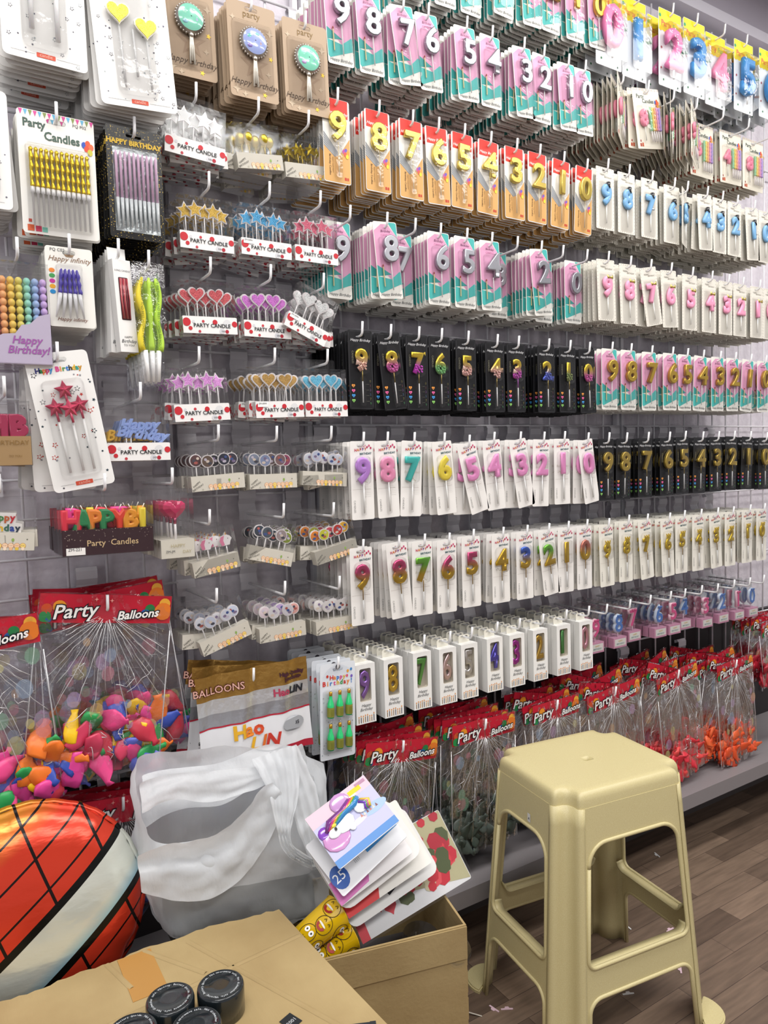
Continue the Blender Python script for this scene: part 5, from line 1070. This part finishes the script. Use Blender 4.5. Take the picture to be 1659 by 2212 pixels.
# open box: front right corner (.739,.971), turned 14 degrees
ow_, od_ = .335, .235; ya = rad(-14)
ux, uy = (math.cos(ya), math.sin(ya)), (-math.sin(ya), math.cos(ya))
fr = (.742, .966); oc = (fr[0]-ux[0]*ow_/2+uy[0]*od_/2, fr[1]-ux[1]*ow_/2+uy[1]*od_/2)
ob = obox('open_cardboard_box', oc[0], oc[1], -14, ow_, od_, .395, 'open brown cardboard box holding the leaning sheets')
tp = MB().box(-ow_/2-.0006, -od_/2-.0008, .155, ow_/2+.0006, -od_/2-.0002, .205, 'tape')
tm = clear('tape', .12, (.93, .93, .9), .12, .3, 40)
link('packing_tape', tp.mesh('packing_tape'), ob)
fl = MB()
for i in range(5): fl.box(ow_/2-.0035, -od_/2+.0005*i, .12+.05*i, ow_/2+.0015, -od_/2+.003, .16+.05*i, 'cardboard')
fl.box(-ow_/2, -od_/2-.0025, .335, ow_/2, -od_/2-.0003, .393, 'cardboard')
link('folded_flap', fl.mesh('folded_flap'), ob)
# closed box with the jar lids
cbx = obox('closed_cardboard_box', .13, .90, 0, .52, .36, .438, 'brown cardboard box under the black jar lids')
b = MB(); n = 60; rr = random.Random(5); top = []
for i in range(n+1):
    x = -.17+(.455+.17)*i/n; top.append((x, 1.138-.028*max(0, (x-.30)/.155)**1.5+rr.uniform(-.0022, .0022)+.002*math.sin(x*60)))
out = [(-.17, .66), (.480, .66), (.474, .78), (.466, .90), (.460, 1.0)]+[(x, y) for x, y in reversed(top)]
ns = len(out)
tri = tessellate_polygon([[Vector((x, y, 0)) for x, y in out]])
b.add([(x, y, .4505) for x, y in out]+[(x, y, .4445) for x, y in out], [tuple(t) for t in tri]+[tuple(ns+i for i in t) for t in tri]+[(i, (i+1) % ns, ns+(i+1) % ns, ns+i) for i in range(ns)], 'cardboard')
for (x0, y0, x1, y1) in ((.300, 1.118, .430, .80), (-.10, .985, .455, 1.030), (.18, 1.135, .20, 1.06), (.235, 1.135, .30, 1.03)):
    dx, dy = x1-x0, y1-y0; l = math.hypot(dx, dy); nx, ny = -dy/l*.0022, dx/l*.0022
    b.loft([[(x0+nx*a, y0+ny*a, .4507+hz), (x1+nx*a, y1+ny*a, .4507+hz)] for a, hz in ((-2, 0), (-.6, .0016), (.6, .0016), (2, 0))], 'cardboard', close=False)
lid = tag(link('cardboard_lid', b.mesh('cardboard_lid'), cbx), 'torn-edged cardboard flap lying on the box'); lid.matrix_parent_inverse = Matrix.Translation((-.13, -.90, 0))
tb = MB().box(.195, 1.03, .4506, .245, 1.135, .4512, '#b8894a'); o = link('brown_tape', tb.mesh('brown_tape'), cbx); o.matrix_parent_inverse = lid.matrix_parent_inverse
# black jar lids
def jarlid():
    b = MB(); rings = []
    for r, z in [(.032, 0), (.0345, .001), (.0345, .037), (.0332, .0405), (.0306, .0420), (.0296, .0410), (.010, .0408), (.0005, .0408)]:
        rings.append([(r*math.cos(t), r*math.sin(t), z) for t in [2*math.pi*i/40 for i in range(40)]])
    b.loft(rings, 'g#1b2226')
    s = 'Warning: Battery inside. Not microwave safe. Not dishwasher safe. '; m = MB()
    for i, ch in enumerate(s):
        if ch == ' ': continue
        a = -2*math.pi*i/len(s); vs, fs = glyphs(ch, .0048, 0, 0, 2, .0001)
        m.add([((.0252+v)*math.sin(-a*-1 if 0 else -a)*1+(u*math.cos(a)), (.0252+v)*math.cos(a)-(u*math.sin(-a))*1, .0415) for u, v, _ in vs], fs, '#b9bfc2')
    q = [(-.0018, -.002), (.0018, -.002), (0, .0015)]; m.tube([(x+.0262, y, .0416) for x, y in q+[q[0]]], .0003, '#c9cfd2', 4)
    return b.mesh('jar_lid'), m.mesh('warning_print')
JL = jarlid()
for i, (u, v, rz, lab) in enumerate([(476, 2123, 150, 'black jar lid farthest right of the four'), (367, 2152, 20, 'black jar lid at the back, beside the rightmost lid'), (424, 2208, 200, 'black jar lid in front of the two back lids'), (284, 2222, 80, 'leftmost black jar lid, cut by the bottom edge'), (118, 2270, 10, 'black lid barely showing near the bottom left')]):
    p = atz(u, v, .493); o = link('jar_lid', JL[0], None, (p.x, p.y, .451), (0, 0, rad(rz))); link('warning_print', JL[1], o); o.scale = (.93, .93, .97); tag(o, lab, 'lid', 'black jar lids')
# dark strip and tag on the card
p = atz(800, 2200, .452); tag(obj('black_clip', MB().box(-.03, -.008, 0, .02, .008, .004, '#2c3134').box(.012, -.004, .004, .02, .004, .008, '#2c3134'), None, (p.x-.02, p.y-.01, .451), (0, 0, rad(-25))), 'small black plastic clip on the cardboard edge', 'clip')
p = atz(628, 2205, .452); tag(obj('printed_label', MB().box(-.010, -.012, 0, .010, .012, .0006, '#22262a').merge(MB().text('2001', 0, -.004, .008, '#c9cdd0', y=0), Matrix.Translation((0, 0, .0009)) @ Matrix.Rotation(-math.pi/2, 4, 'X')), None, (p.x, p.y, .451), (0, 0, rad(20))), 'small dark printed label on the cardboard', 'label')
# ---------------------------------------------------------------- round foil balloon
def foilballoon():
    Rr, Tt = .168, .062; b = MB(); n, m = 96, 26
    def prof(s): return Tt*(1-s**2.6)**.62
    for side in (-1, 1):
        g = []
        for j in range(m+1):
            s = math.sin(math.pi/2*j/m); ring = []
            for i in range(n):
                a = 2*math.pi*i/n; rk = 1+.006*math.sin(14*a)*s**6
                puck = .0035*math.sin(34*a+3*math.sin(5*a))*(s**10)
                ring.append((Rr*s*rk*math.cos(a), side*(prof(min(s, 1))+puck), Rr*s*rk*math.sin(a)))
            g.append(ring)
        b.loft(g, 'balloon_foil' if side < 0 else 'f#b9bcc2')
    rim = [[(Rr*(1+e+.004*math.sin(30*a))*math.cos(a), y, Rr*(1+e+.004*math.sin(30*a))*math.sin(a)) for a in [2*math.pi*i/n for i in range(n)]] for e, y in ((-.004, -.001), (.035, 0), (-.004, .001))]
    b.loft(rim, 'balloon_foil'); return b
m_, nt, bb = newmat('balloon_foil'); MATS['balloon_foil'] = m_
tc = nt.nodes.new('ShaderNodeTexCoord'); sx_ = nt.nodes.new('ShaderNodeSeparateXYZ'); nt.links.new(tc.outputs['Object'], sx_.inputs[0])
def math_(op, a, b2=None, c=None):
    n = nt.nodes.new('ShaderNodeMath'); n.operation = op
    for i, q in enumerate((a, b2, c)):
        if q is None: continue
        if isinstance(q, (int, float)): n.inputs[i].default_value = q
        else: nt.links.new(q, n.inputs[i])
    return n.outputs[0]
X_, Z_ = sx_.outputs[0], sx_.outputs[2]
# yellow corner towards the upper left, plain red elsewhere, broad bands across the lower left
yl = math_('ADD', math_('MULTIPLY', X_, -.55), math_('MULTIPLY', Z_, .85))
r1 = ramp(nt, math_('MULTIPLY_ADD', yl, 4.0, .15), [(.55, lin('#d83f28')), (.82, lin('#c9962a'))])
dg = math_('SUBTRACT', Z_, math_('MULTIPLY', X_, .78))          # distance across a rising diagonal
def band(src, lo, hi): return math_('MULTIPLY', math_('GREATER_THAN', src, lo), math_('LESS_THAN', src, hi))
cur = nt.nodes.new('ShaderNodeMix'); cur.data_type = 'RGBA'; nt.links.new(band(dg, -.115, .000), cur.inputs[0]); nt.links.new(r1.outputs[0], cur.inputs[6]); cur.inputs[7].default_value = lin('#10110f')
pale = nt.nodes.new('ShaderNodeMix'); pale.data_type = 'RGBA'; nt.links.new(band(dg, -.100, -.015), pale.inputs[0]); nt.links.new(cur.outputs[2], pale.inputs[6])
rp = ramp(nt, math_('MULTIPLY_ADD', dg, 10, 1.05), [(.0, lin('#8fc3d8')), (.3, lin('#dfe3d8')), (1, lin('#dfe3d8'))]); nt.links.new(rp.outputs[0], pale.inputs[7])
# thin dark stripes parallel to the band and one crossing family
wv = math_('LESS_THAN', math_('ABSOLUTE', math_('SUBTRACT', math_('FRACT', math_('MULTIPLY', dg, 17.0)), .5)), .035)
wv2 = math_('LESS_THAN', math_('ABSOLUTE', math_('SUBTRACT', math_('FRACT', math_('MULTIPLY', math_('ADD', math_('MULTIPLY', Z_, .35), X_), 11.0)), .5)), .026)
st_ = math_('MULTIPLY', math_('MAXIMUM', wv, wv2), math_('SUBTRACT', 1, band(dg, -.115, .0)))
fin = nt.nodes.new('ShaderNodeMix'); fin.data_type = 'RGBA'; nt.links.new(st_, fin.inputs[0]); nt.links.new(pale.outputs[2], fin.inputs[6]); fin.inputs[7].default_value = lin('#1c1210')
nt.links.new(fin.outputs[2], bb.inputs['Base Color']); bb.inputs['Metallic'].default_value = .45; bb.inputs['Roughness'].default_value = .24
bump(nt, bb, tex(nt, 'ShaderNodeTexNoise', 22, 3, stretch=(1, 1, 2.2)).outputs['Fac'], .25, .004)
ba = tag(obj('foil_balloon', foilballoon(), None, (.088, 1.235, .512), (rad(-8), 0, rad(-4))), 'big round red and yellow foil balloon with dark stripes', 'balloon')
link('inflation_tail', MB().box(-.012, -.001, -.215, .012, .001, -.160, 'f#b9bcc2').mesh('inflation_tail'), ba)
# ---------------------------------------------------------------- white carrier bag
def carrier():
    film = 'x#eef1f4'
    root = bpy.data.objects.new('plastic_carrier_bag', None); COL.objects.link(root); root.location = (.43, 1.26, .41)
    tag(root, 'crumpled white plastic carrier bag with knotted handles', 'bag')
    def A(u, v, y): p = at(u, v, y); return Vector((p.x-.43, y-1.26, p.z-.41))
    # body: rings from the rim down, front at y about 1.17, back at 1.36; corners read off the place
    rings = []
    rows = [  # left u, right u, front v left/right, back v left/right, front y, back y
        (304, 696, 1835, 1690, 1672, 1640, 1.170, 1.278), (300, 700, 1862, 1740, 1720, 1690, 1.166, 1.282), (298, 704, 1888, 1790, 1780, 1750, 1.160, 1.284),
        (300, 710, 1915, 1835, 1850, 1820, 1.162, 1.284), (306, 717, 1945, 1880, 1905, 1880, 1.165, 1.284), (318, 723, 1975, 1920, 1960, 1920, 1.166, 1.282), (328, 727, 2015, 1952, 2010, 1950, 1.166, 1.28), (338, 729, 2052, 1985, 2052, 1985, 1.168, 1.28)]
    n = 64
    for j, (ul, ur, vl, vr, wl, wr, yf, yb) in enumerate(rows):
        ring = []; ul += 20
        for i in range(n):
            t = 2*math.pi*i/n; cx, sy = math.cos(t), math.sin(t)
            sx2 = math.copysign(abs(cx)**.45, cx); sy2 = math.copysign(abs(sy)**.5, sy)
            f = (sx2+1)/2; g = (sy2+1)/2
            pf, pb = A(ul, vl, yf).lerp(A(ur, vr, yf), f), A(ul, wl, yf).lerp(A(ur, wr, yf), f)
            if j < 3: pf.z -= .022*math.sin(f*math.pi)*(1-.3*j)
            g2 = g*g*(3-2*g); y = (yf+yb)/2-1.26+sy2*(yb-yf)/2; x = pf.x; z = pf.z*(1-g2)+pb.z*g2
            k = noise.noise(Vector((f*4+2, sy2*1.5, j*.7)))*.020+noise.noise(Vector((f*11+9, sy2*3, j*1.3+f*3)))*.009
            ring.append((x+k*.5*sx2, y+k*(-1 if sy2 < 0 else 1), z+k*.5*(j < 3)))
        rings.append(ring)
    b = MB(); b.loft(rings[:5], film); nb = len(b.v)-n; k = n
    for r_ in rings[5:]: b.v += r_
    for j in range(len(rings)-5):
        for i in range(n): b.f.append((nb+j*n+i, nb+j*n+(i+1) % n, nb+(j+1)*n+(i+1) % n, nb+(j+1)*n+i)); b.m.append('y#eef1f4'); b.s.append(True)
    b.f.append(tuple(range(len(b.v)-n, len(b.v)))); b.m.append('y#eef1f4'); b.s.append(True)
    o = link('bag_body', b.mesh('bag_body'), root); sb = o.modifiers.new('smooth', 'SUBSURF'); sb.levels = sb.render_levels = 2
    tx_ = bpy.data.textures.new('crumple', 'CLOUDS'); tx_.noise_scale = .05; dm = o.modifiers.new('crumple', 'DISPLACE'); dm.texture = tx_; dm.strength = .014; dm.mid_level = .5
    tx2 = bpy.data.textures.new('fine_crumple', 'STUCCI'); tx2.noise_scale = .022; tx2.turbulence = 4; d2 = o.modifiers.new('fine_crumple', 'DISPLACE'); d2.texture = tx2; d2.strength = .0045; d2.mid_level = .5
    def strip(name, L1, L2, nx=14, pleat=.004, freq=5):
        "a pleated band of film between two polylines"
        m = len(L1); g = []
        for j in range(m):
            row = []
            for i in range(nx+1):
                f = i/nx; p = L1[j].lerp(L2[j], f)
                q_ = noise.noise(Vector((f*freq*1.6+len(name), j*.35, len(name)*.7))) if 'handle' not in name else .6*math.sin(f*freq*math.pi*2+.25*j)
                p = p+Vector((0, -1, .3))*(pleat*q_)
                row.append(tuple(p))
            g.append(row)
        o = link(name, MB().loft(g, film, close=False).mesh(name), root); sb = o.modifiers.new('smooth', 'SUBSURF'); sb.levels = sb.render_levels = 3
        for t_, s_ in ((tx_, .010), (tx2, .0050)): q2 = o.modifiers.new('crumple', 'DISPLACE'); q2.texture = t_; q2.strength = s_; q2.mid_level = .5
    # rear rim lifting into the right handle, a fold crossing the front, the two handles
    strip('rear_rim', [A(306, 1672, 1.270), A(390, 1655, 1.278), A(470, 1655, 1.278), A(540, 1618, 1.27), A(600, 1600, 1.265), A(660, 1625, 1.28), A(698, 1655, 1.26), A(702, 1720, 1.25)],
          [A(304, 1800, 1.25), A(380, 1740, 1.25), A(455, 1745, 1.25), A(500, 1735, 1.245), A(590, 1665, 1.25), A(640, 1700, 1.24), A(672, 1740, 1.23), A(690, 1800, 1.23)], 18, .018, 1.5)
    strip('left_fold', [A(300, 1690, 1.21), A(370, 1668, 1.20), A(450, 1668, 1.20), A(520, 1660, 1.20), A(575, 1655, 1.19), A(600, 1640, 1.19)],
          [A(306, 1760, 1.18), A(372, 1716, 1.185), A(440, 1740, 1.19), A(500, 1722, 1.185), A(578, 1694, 1.18), A(612, 1668, 1.18)], 14, .012, 1.6)
    strip('front_fold', [A(298, 1850, 1.160), A(350, 1826, 1.152), A(400, 1818, 1.148), A(460, 1812, 1.148), A(520, 1765, 1.150), A(556, 1705, 1.155), A(590, 1690, 1.160)],
          [A(306, 1930, 1.158), A(360, 1945, 1.152), A(430, 1950, 1.150), A(500, 1925, 1.152), A(565, 1850, 1.153), A(600, 1780, 1.154), A(622, 1730, 1.158)], 20, .020, 1.3)
    strip('right_handle', [A(540, 1640, 1.20), A(580, 1700, 1.165), A(590, 1760, 1.150), A(602, 1810, 1.140), A(612, 1842, 1.135), A(640, 1862, 1.132), A(676, 1878, 1.130)],
          [A(640, 1610, 1.19), A(650, 1690, 1.165), A(640, 1750, 1.148), A(626, 1795, 1.138), A(628, 1822, 1.133), A(648, 1842, 1.130), A(680, 1858, 1.128)], 22, .0035, 4)
    strip('handle_return', [A(640, 1608, 1.20), A(682, 1690, 1.170), A(694, 1760, 1.150), A(694, 1820, 1.140), A(684, 1872, 1.130)],
          [A(580, 1625, 1.20), A(622, 1720, 1.172), A(640, 1790, 1.152), A(662, 1836, 1.140), A(674, 1872, 1.130)], 20, .0035, 3.5)
    strip('right_ear', [A(640, 1625, 1.25), A(672, 1700, 1.235), A(680, 1780, 1.22)], [A(700, 1650, 1.25), A(706, 1720, 1.235), A(708, 1800, 1.22)], 10, .010, 1.5)
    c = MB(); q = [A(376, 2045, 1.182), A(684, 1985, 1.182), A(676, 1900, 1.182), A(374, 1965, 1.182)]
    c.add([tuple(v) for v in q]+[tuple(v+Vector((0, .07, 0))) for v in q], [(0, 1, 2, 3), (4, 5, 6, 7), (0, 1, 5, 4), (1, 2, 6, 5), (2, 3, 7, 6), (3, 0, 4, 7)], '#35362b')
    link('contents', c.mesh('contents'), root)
carrier()
# ---------------------------------------------------------------- flat packs leaning in the open box
def quadpack(name, label, cat, px, y, art, th=.0025, group=None):
    "px: image corners (top-left, top-right, bottom-right, bottom-left), each with its own depth"
    P = [at(u, v, yy) for (u, v), yy in zip(px, y)]
    o_ = P[3]; ex = (P[2]-P[3]); ey = (P[0]-P[3]); w, h = ex.length, ey.length; X = ex.normalized(); N = X.cross(ey).normalized(); Y = N.cross(X)
    b = MB(); art(b, w, h)
    Mx = Matrix((X, -N, Y)).transposed().to_4x4(); Mx.translation = o_    # local x right, -y outwards, z up
    o = link(name, b.mesh(name)); o.matrix_world = Mx
    return tag(o, label, cat, group)
def base(b, w, h, col, th=.0025, r=.004): b.prism(rrect(0, 0, w, h, r), 0, th, col)
def cp(x0, z0, x1, z1, w, h): return [(x0*w, z0*h), (x1*w, z0*h), (x1*w, z1*h), (x0*w, z1*h)]
def art_unicorn(b, w, h):
    base(b, w, h, '#e9edf4'); b.poly(cp(.0, .01, 1, .99, w, h), -.0003, '#c4c4e6'); b.poly(cp(0, .01, 1, .14, w, h), -.0005, '#5f93d4'); b.poly([(0, .75*h), (w, .80*h), (w, h), (0, h)], -.0004, '#e4c6d4')
    b.poly(circ(.2*w, .85*w, .45*h, 16, .09*h), -.0005, '#a9c4ec'); b.poly(circ(.16*w, .55*w, .42*h, 16, .05*h), -.0005, '#f0dcea')
    def bl(x, z, r, c, rz=None, e=0): b.ell((x*w, -.0015-e, z*h), (r*w, .002, (rz or r)*w), 'g'+c, 16, 6)
    bl(.50, .86, .15, '#c99ad0', .13); bl(.20, .42, .20, '#d49ad0', .17); bl(.10, .60, .09, '#8a4ac0')
    for i, c in enumerate(['#7a3a8a', '#c83a8a', '#e8a02c', '#4aa04a', '#3a8ac8']):
        b.tube([((.12+.035*i)*w, -.003, .58*h), ((.22+.06*i)*w, -.003, .68*h), ((.45+.05*i)*w, -.003, .70*h), ((.62+.03*i)*w, -.003, (.80-.01*i)*h)], [.003, .007, .007, .004], 'g'+c, 6)
    bl(.38, .54, .17, '#eef2f6', .12, .002); bl(.22, .50, .10, '#eef2f6', .07, .003); bl(.46, .44, .06, '#eef2f6', .08, .001); b.poly(circ(.020*w, .25*w, .53*h, 10, .026*w), -.0085, '#1c1c26'); bl(.26, .62, .05, '#f0dc4a', .04, .004)
    bl(.70, .60, .10, '#eef2f6', .09, .001)
    for i, c in enumerate(['#e8c83a', '#c85a9a', '#5aa04a', '#7a4ac0']): b.tube([((.80-.02*i)*w, -.004, .50*h), ((.84-.02*i)*w, -.004, .60*h), ((.74-.01*i)*w, -.004, .68*h)], .0035, 'g'+c, 6)
    b.poly(cp(.66, .84, .86, .92, w, h), -.0008, '#f2d21e'); b.poly(cp(.62, .81, .76, .85, w, h), -.0007, '#f3f3f3')
    for i in range(5): b.poly(cp(.80, .955-.012*i, .97, .960-.012*i, w, h), -.0008, '#a04a8a')
    for i in range(6): b.poly([((.62+.05*i)*w, .44*h), ((.66+.05*i)*w, .44*h), ((.64+.05*i)*w, .50*h)], -.0007, ['#c88a7a', '#e8d8c8', '#8a5a5a'][i % 3])
def art_blue(b, w, h):
    base(b, w, h, '#eceef2'); b.poly(cp(.52, .25, .99, .99, w, h), -.0004, '#3f8fd0'); b.poly(circ(.15*w, .72*w, .58*h, 18, .2*h), -.0006, '#2f6ab8'); b.text('Party', .72*w, .55*h, .016, '#dfe8f4', y=-.0009); b.text('9 PCS', .72*w, .42*h, .012, '#dfe8f4', y=-.0009)
    b.poly(circ(.11*w, .10*w, .26*h, 18, .19*h), -.0006, '#2f5aa8'); b.text('25', .10*w, .20*h, .022, '#eef2f6', y=-.0009)
    for i in range(4): b.poly(cp(.34+.02*i, .25, .345+.02*i, .60, w, h), -.0006, '#9aa0a8')
def art_pink(b, w, h): base(b, w, h, '#e9e7e8'); b.poly([(0, 0), (.4*w, .05*h), (.55*w, .4*h), (w, .55*h), (w, .85*h), (.6*w, .8*h), (.35*w, .4*h), (0, .35*h)], -.0004, '#d678bc')
def art_red(b, w, h): base(b, w, h, '#e6e4dd'); b.poly([(0, 0), (.35*w, 0), (.45*w, .30*h), (0, .30*h)], -.0004, '#d03436'); b.poly(circ(.12*w, .62*w, .35*h, 14, .2*h), -.0004, '#6b6a50')
def art_grey(b, w, h): base(b, w, h, '#dfdfdd', r=.016); b.poly([(.45*w, .1*h), (.9*w, .3*h), (.88*w, .5*h), (.7*w, .36*h), (.42*w, .22*h)], -.0004, '#1c1c1e'); b.poly(circ(.06*w, .8*w, .7*h, 12), -.0004, '#b9a58c')
def art_white(b, w, h): base(b, w, h, '#e4e2e0', r=.02); b.text('3', .8*w, .7*h, .02, '#8a8a8e', y=-.0008); b.poly(cp(.3, .8, .5, .95, w, h), -.0004, '#e07ab8')
def art_rose(b, w, h):
    base(b, w, h, '#e3e4e6'); b.poly([(.38*w, .30*h), (w*.995, .02*h), (w*.995, h*.99), (.46*w, h*.99)], -.0004, '#b9b48e'); rr = random.Random(8)
    for i in range(60):
        x, z = rr.uniform(.42, .97), rr.uniform(.12, .97); r = rr.uniform(.035, .075); b.poly([(max(0, min(w, (x+a)*w)), max(0, min(h, z*h+c*w))) for a, c in circ(r, 0, 0, 7)], -.0006-.00001*i, rr.choice(['#c8283a', '#d83a44', '#b42236', '#e05058', '#4f5a34', '#c9c2a0']))
    for x, z in [(.30, .22), (.22, .32), (.36, .42), (.28, .55)]: b.poly(heart(.014, x*w, z*h, 10), -.0006, '#d0404c')
    b.poly([(0, 0), (.07*w, 0), (.07*w, .55*h), (0, .55*h)], -.0006, '#d84450')
    b.prism(rrect(-.004, -.004, w+.004, h+.004, .003), -.0035, -.003, 'clear')
LB = 'flat party packs leaning in the open box'
QP = [('rose_pack', 'clear-wrapped pack printed with red roses, lowest of the leaning packs', (700, 1882), (913, 1756), (1019, 1896), (784, 2040), 1.045, art_rose),
      ('black_print_pack', 'pale grey pack with black shape, above the rose pack', (718, 1840), (906, 1715), (950, 1880), (762, 2010), 1.036, art_grey),
      ('olive_print_pack', 'cream pack with red corner among the leaning packs', (706, 1822), (885, 1700), (934, 1862), (754, 1985), 1.028, art_red),
      ('blank_pack', 'rounded white pack with small pink square', (690, 1829), (861, 1694), (916, 1838), (745, 1973), 1.020, art_white),
      ('pink_swirl_pack', 'white pack with pink swirl among the leaning packs', (684, 1813), (835, 1696), (892, 1841), (738, 1958), 1.012, art_pink),
      ('blue_corner_pack', 'white and blue pack right under the unicorn pack', (682, 1812), (815, 1682), (880, 1806), (742, 1938), 1.004, art_blue),
      ('unicorn_pack', 'unicorn balloon pack, topmost of the leaning packs', (664, 1766), (793, 1661), (863, 1774), (734, 1879), .996, art_unicorn)]
for nm, lb, tl, tr, br, bl, y0, art in QP:
    quadpack(nm, lb, 'flat pack', [tl, tr, br, bl], [y0+.085, y0+.080, y0, y0+.005], art, group=LB)
# glasses in the box
for i, (u, v) in enumerate([(892, 2010), (945, 2030)]):
    p = atz(u, v, .34); b = MB().loft([[(r*math.cos(t), r*math.sin(t), z) for t in [2*math.pi*k/24 for k in range(24)]] for r, z in [(.001, 0), (.030, .002), (.036, .085), (.0345, .085), (.029, .006), (.001, .006)]], 'cupclear' if 0 else 'clearbox')
    tag(obj('clear_cup', b, None, (p.x, p.y-.0, .262), (rad(20), rad(8*i), 0)), ['clear plastic cup in the box below the rose pack', 'clear plastic cup in the box corner'][i], 'cup')
tag(obj('dark_parcel', MB().box(-.13, -.10, 0, .13, .10, .24, '#3c3a3c').box(-.12, -.09, .24, .12, .09, .255, '#4a484a'), None, (oc[0], oc[1], .008), (0, 0, rad(-14))), 'dark parcel at the bottom of the open box', 'parcel')
# ---------------------------------------------------------------- smiley cups
def cup():
    b = MB(); n = 30
    b.loft([[(z, r*math.cos(t), r*math.sin(t)) for t in [2*math.pi*k/n for k in range(n)]] for z, r in [(-.043, .0005), (-.043, .0225), (.043, .029), (.044, .0305), (.045, .029), (.042, .028), (-.040, .022), (-.040, .0005)]], 'g#f3c714')
    d = MB()
    def surf(z, a, e=.0006): z = z*.88; r = .0225+(z+.043)/.086*.0065+e; return (z, r*math.cos(a), r*math.sin(a))
    def patch(pts, col, e): d.add([surf(z, a, e) for z, a in pts], [tuple(range(len(pts)))], col)
    for i, (z, a) in enumerate([(-.026, 3.5), (.004, 2.5), (.030, 3.7), (.002, 4.3), (-.028, 2.2), (.034, 2.0), (.03, 5.0), (-.03, 5.2)]):
        R0 = .017; c = [(z+R0*math.cos(t), a+R0/.031*math.sin(t)) for t in [2*math.pi*k/20 for k in range(21)]]
        d.tube([surf(q, w_, .0006) for q, w_ in c], .0005, '#3a2c10', 4, cap=False)
        if i % 2:
            patch([(z-.004+.010*math.cos(t), a-.10+.34*math.sin(t)) for t in [math.pi*(.5+k/8) for k in range(9)]], '#a8322a', .0011); patch([(z-.002+.002*math.cos(t), a-.10+.30*math.sin(t)) for t in [2*math.pi*k/8 for k in range(8)]], '#f4f2ee', .0016)
            for s in (-.18, .18): d.tube([surf(z+.006, a+s-.08, .0014), surf(z+.010, a+s, .0014), surf(z+.006, a+s+.08, .0014)], .0006, '#241a0c', 4)
        else:
            for s in (-.2, .2):
                patch([(z+.004+.0055*math.cos(t), a+s+.17*math.sin(t)) for t in [2*math.pi*k/12 for k in range(12)]], '#f4f4f2', .0010); patch([(z+.004+.002*math.cos(t), a+s+.06*math.sin(t)) for t in [2*math.pi*k/8 for k in range(8)]], '#22222a', .0016)
            d.tube([surf(z-.008, a-.12, .0012), surf(z-.010, a, .0012), surf(z-.008, a+.12, .0012)], .0005, '#3a2c10', 4)
    return b.mesh('paper_cup'), d.mesh('smiley_print')
CU = cup()
for (u, v, y, rz, ry, lab) in [(690, 2004, 1.06, 8, -14, 'yellow smiley-face paper cup lying on top'), (714, 2050, 1.058, 4, -14, 'yellow smiley-face paper cup, lower one half hidden')]:
    p = at(u, v, y); o = link('paper_cup', CU[0], None, (p.x-.004, y, p.z), (0, rad(ry), rad(rz))); link('smiley_print', CU[1], o); tag(o, lab, 'cup', 'smiley paper cups')
# ---------------------------------------------------------------- punched-out slot tabs littering the floor
tabm = {}
def tab(col):
    b = MB(); o = [(-.013, -.0025), (.013, -.0025), (.0135, .001), (.006, .0015), (.004, .006), (-.003, .006), (-.005, .0015), (-.0135, .001)]
    n = len(o); b.add([(x, y, .0012) for x, y in o]+[(x, y, 0) for x, y in o], [tuple(range(n)), tuple(range(2*n-1, n-1, -1))]+[(i, (i+1) % n, n+(i+1) % n, n+i) for i in range(n)], col); return b.mesh('punched_tab')
TB = [tab('#e8c9d6'), tab('#dfe0e0')]
for i, (u, v, rz, c, lab) in enumerate([(1355, 2002, 80, 1, 'white punched tab under the stool beside its rear leg'), (1447, 2009, 0, 0, 'pink punched tab on floor inside the stool'), (1419, 1847, 70, 1, 'white punched tab farthest back on the floor'), (1470, 2095, 40, 0, 'pink punched tab seen under the stool cross bar'), (1357, 2147, -25, 1, 'white punched tab seen through the front arch'), (1067, 2180, 100, 0, 'pink punched tab near the cardboard box'), (1095, 2180, -30, 0, 'pink punched tab beside another near the box')]):
    p = atz(u, v, 0); tag(link('punched_tab', TB[c], None, (p.x, p.y, .0004), (0, 0, rad(rz))), lab, 'paper scrap', 'punched tabs on the floor')
p = atz(1010, 2190, 0); tag(obj('paper_strip', MB().loft([[(-.03, -.002, .001), (-.03, .002, .001)], [(0, -.004, .006), (0, 0, .006)], [(.03, -.012, .001), (.03, -.008, .001)]], '#cfc8bc', close=False), None, (p.x, p.y, 0), (0, 0, rad(-30))), 'thin curled paper strip on the floor beside the box', 'paper scrap')
# other walls and shelf fronts of the shop, out of frame, closing the room
obj('wall_front', MB().box(-3, -3.05, 0, 5, -3, 2.85, '#cfcdd2'), kind='structure')
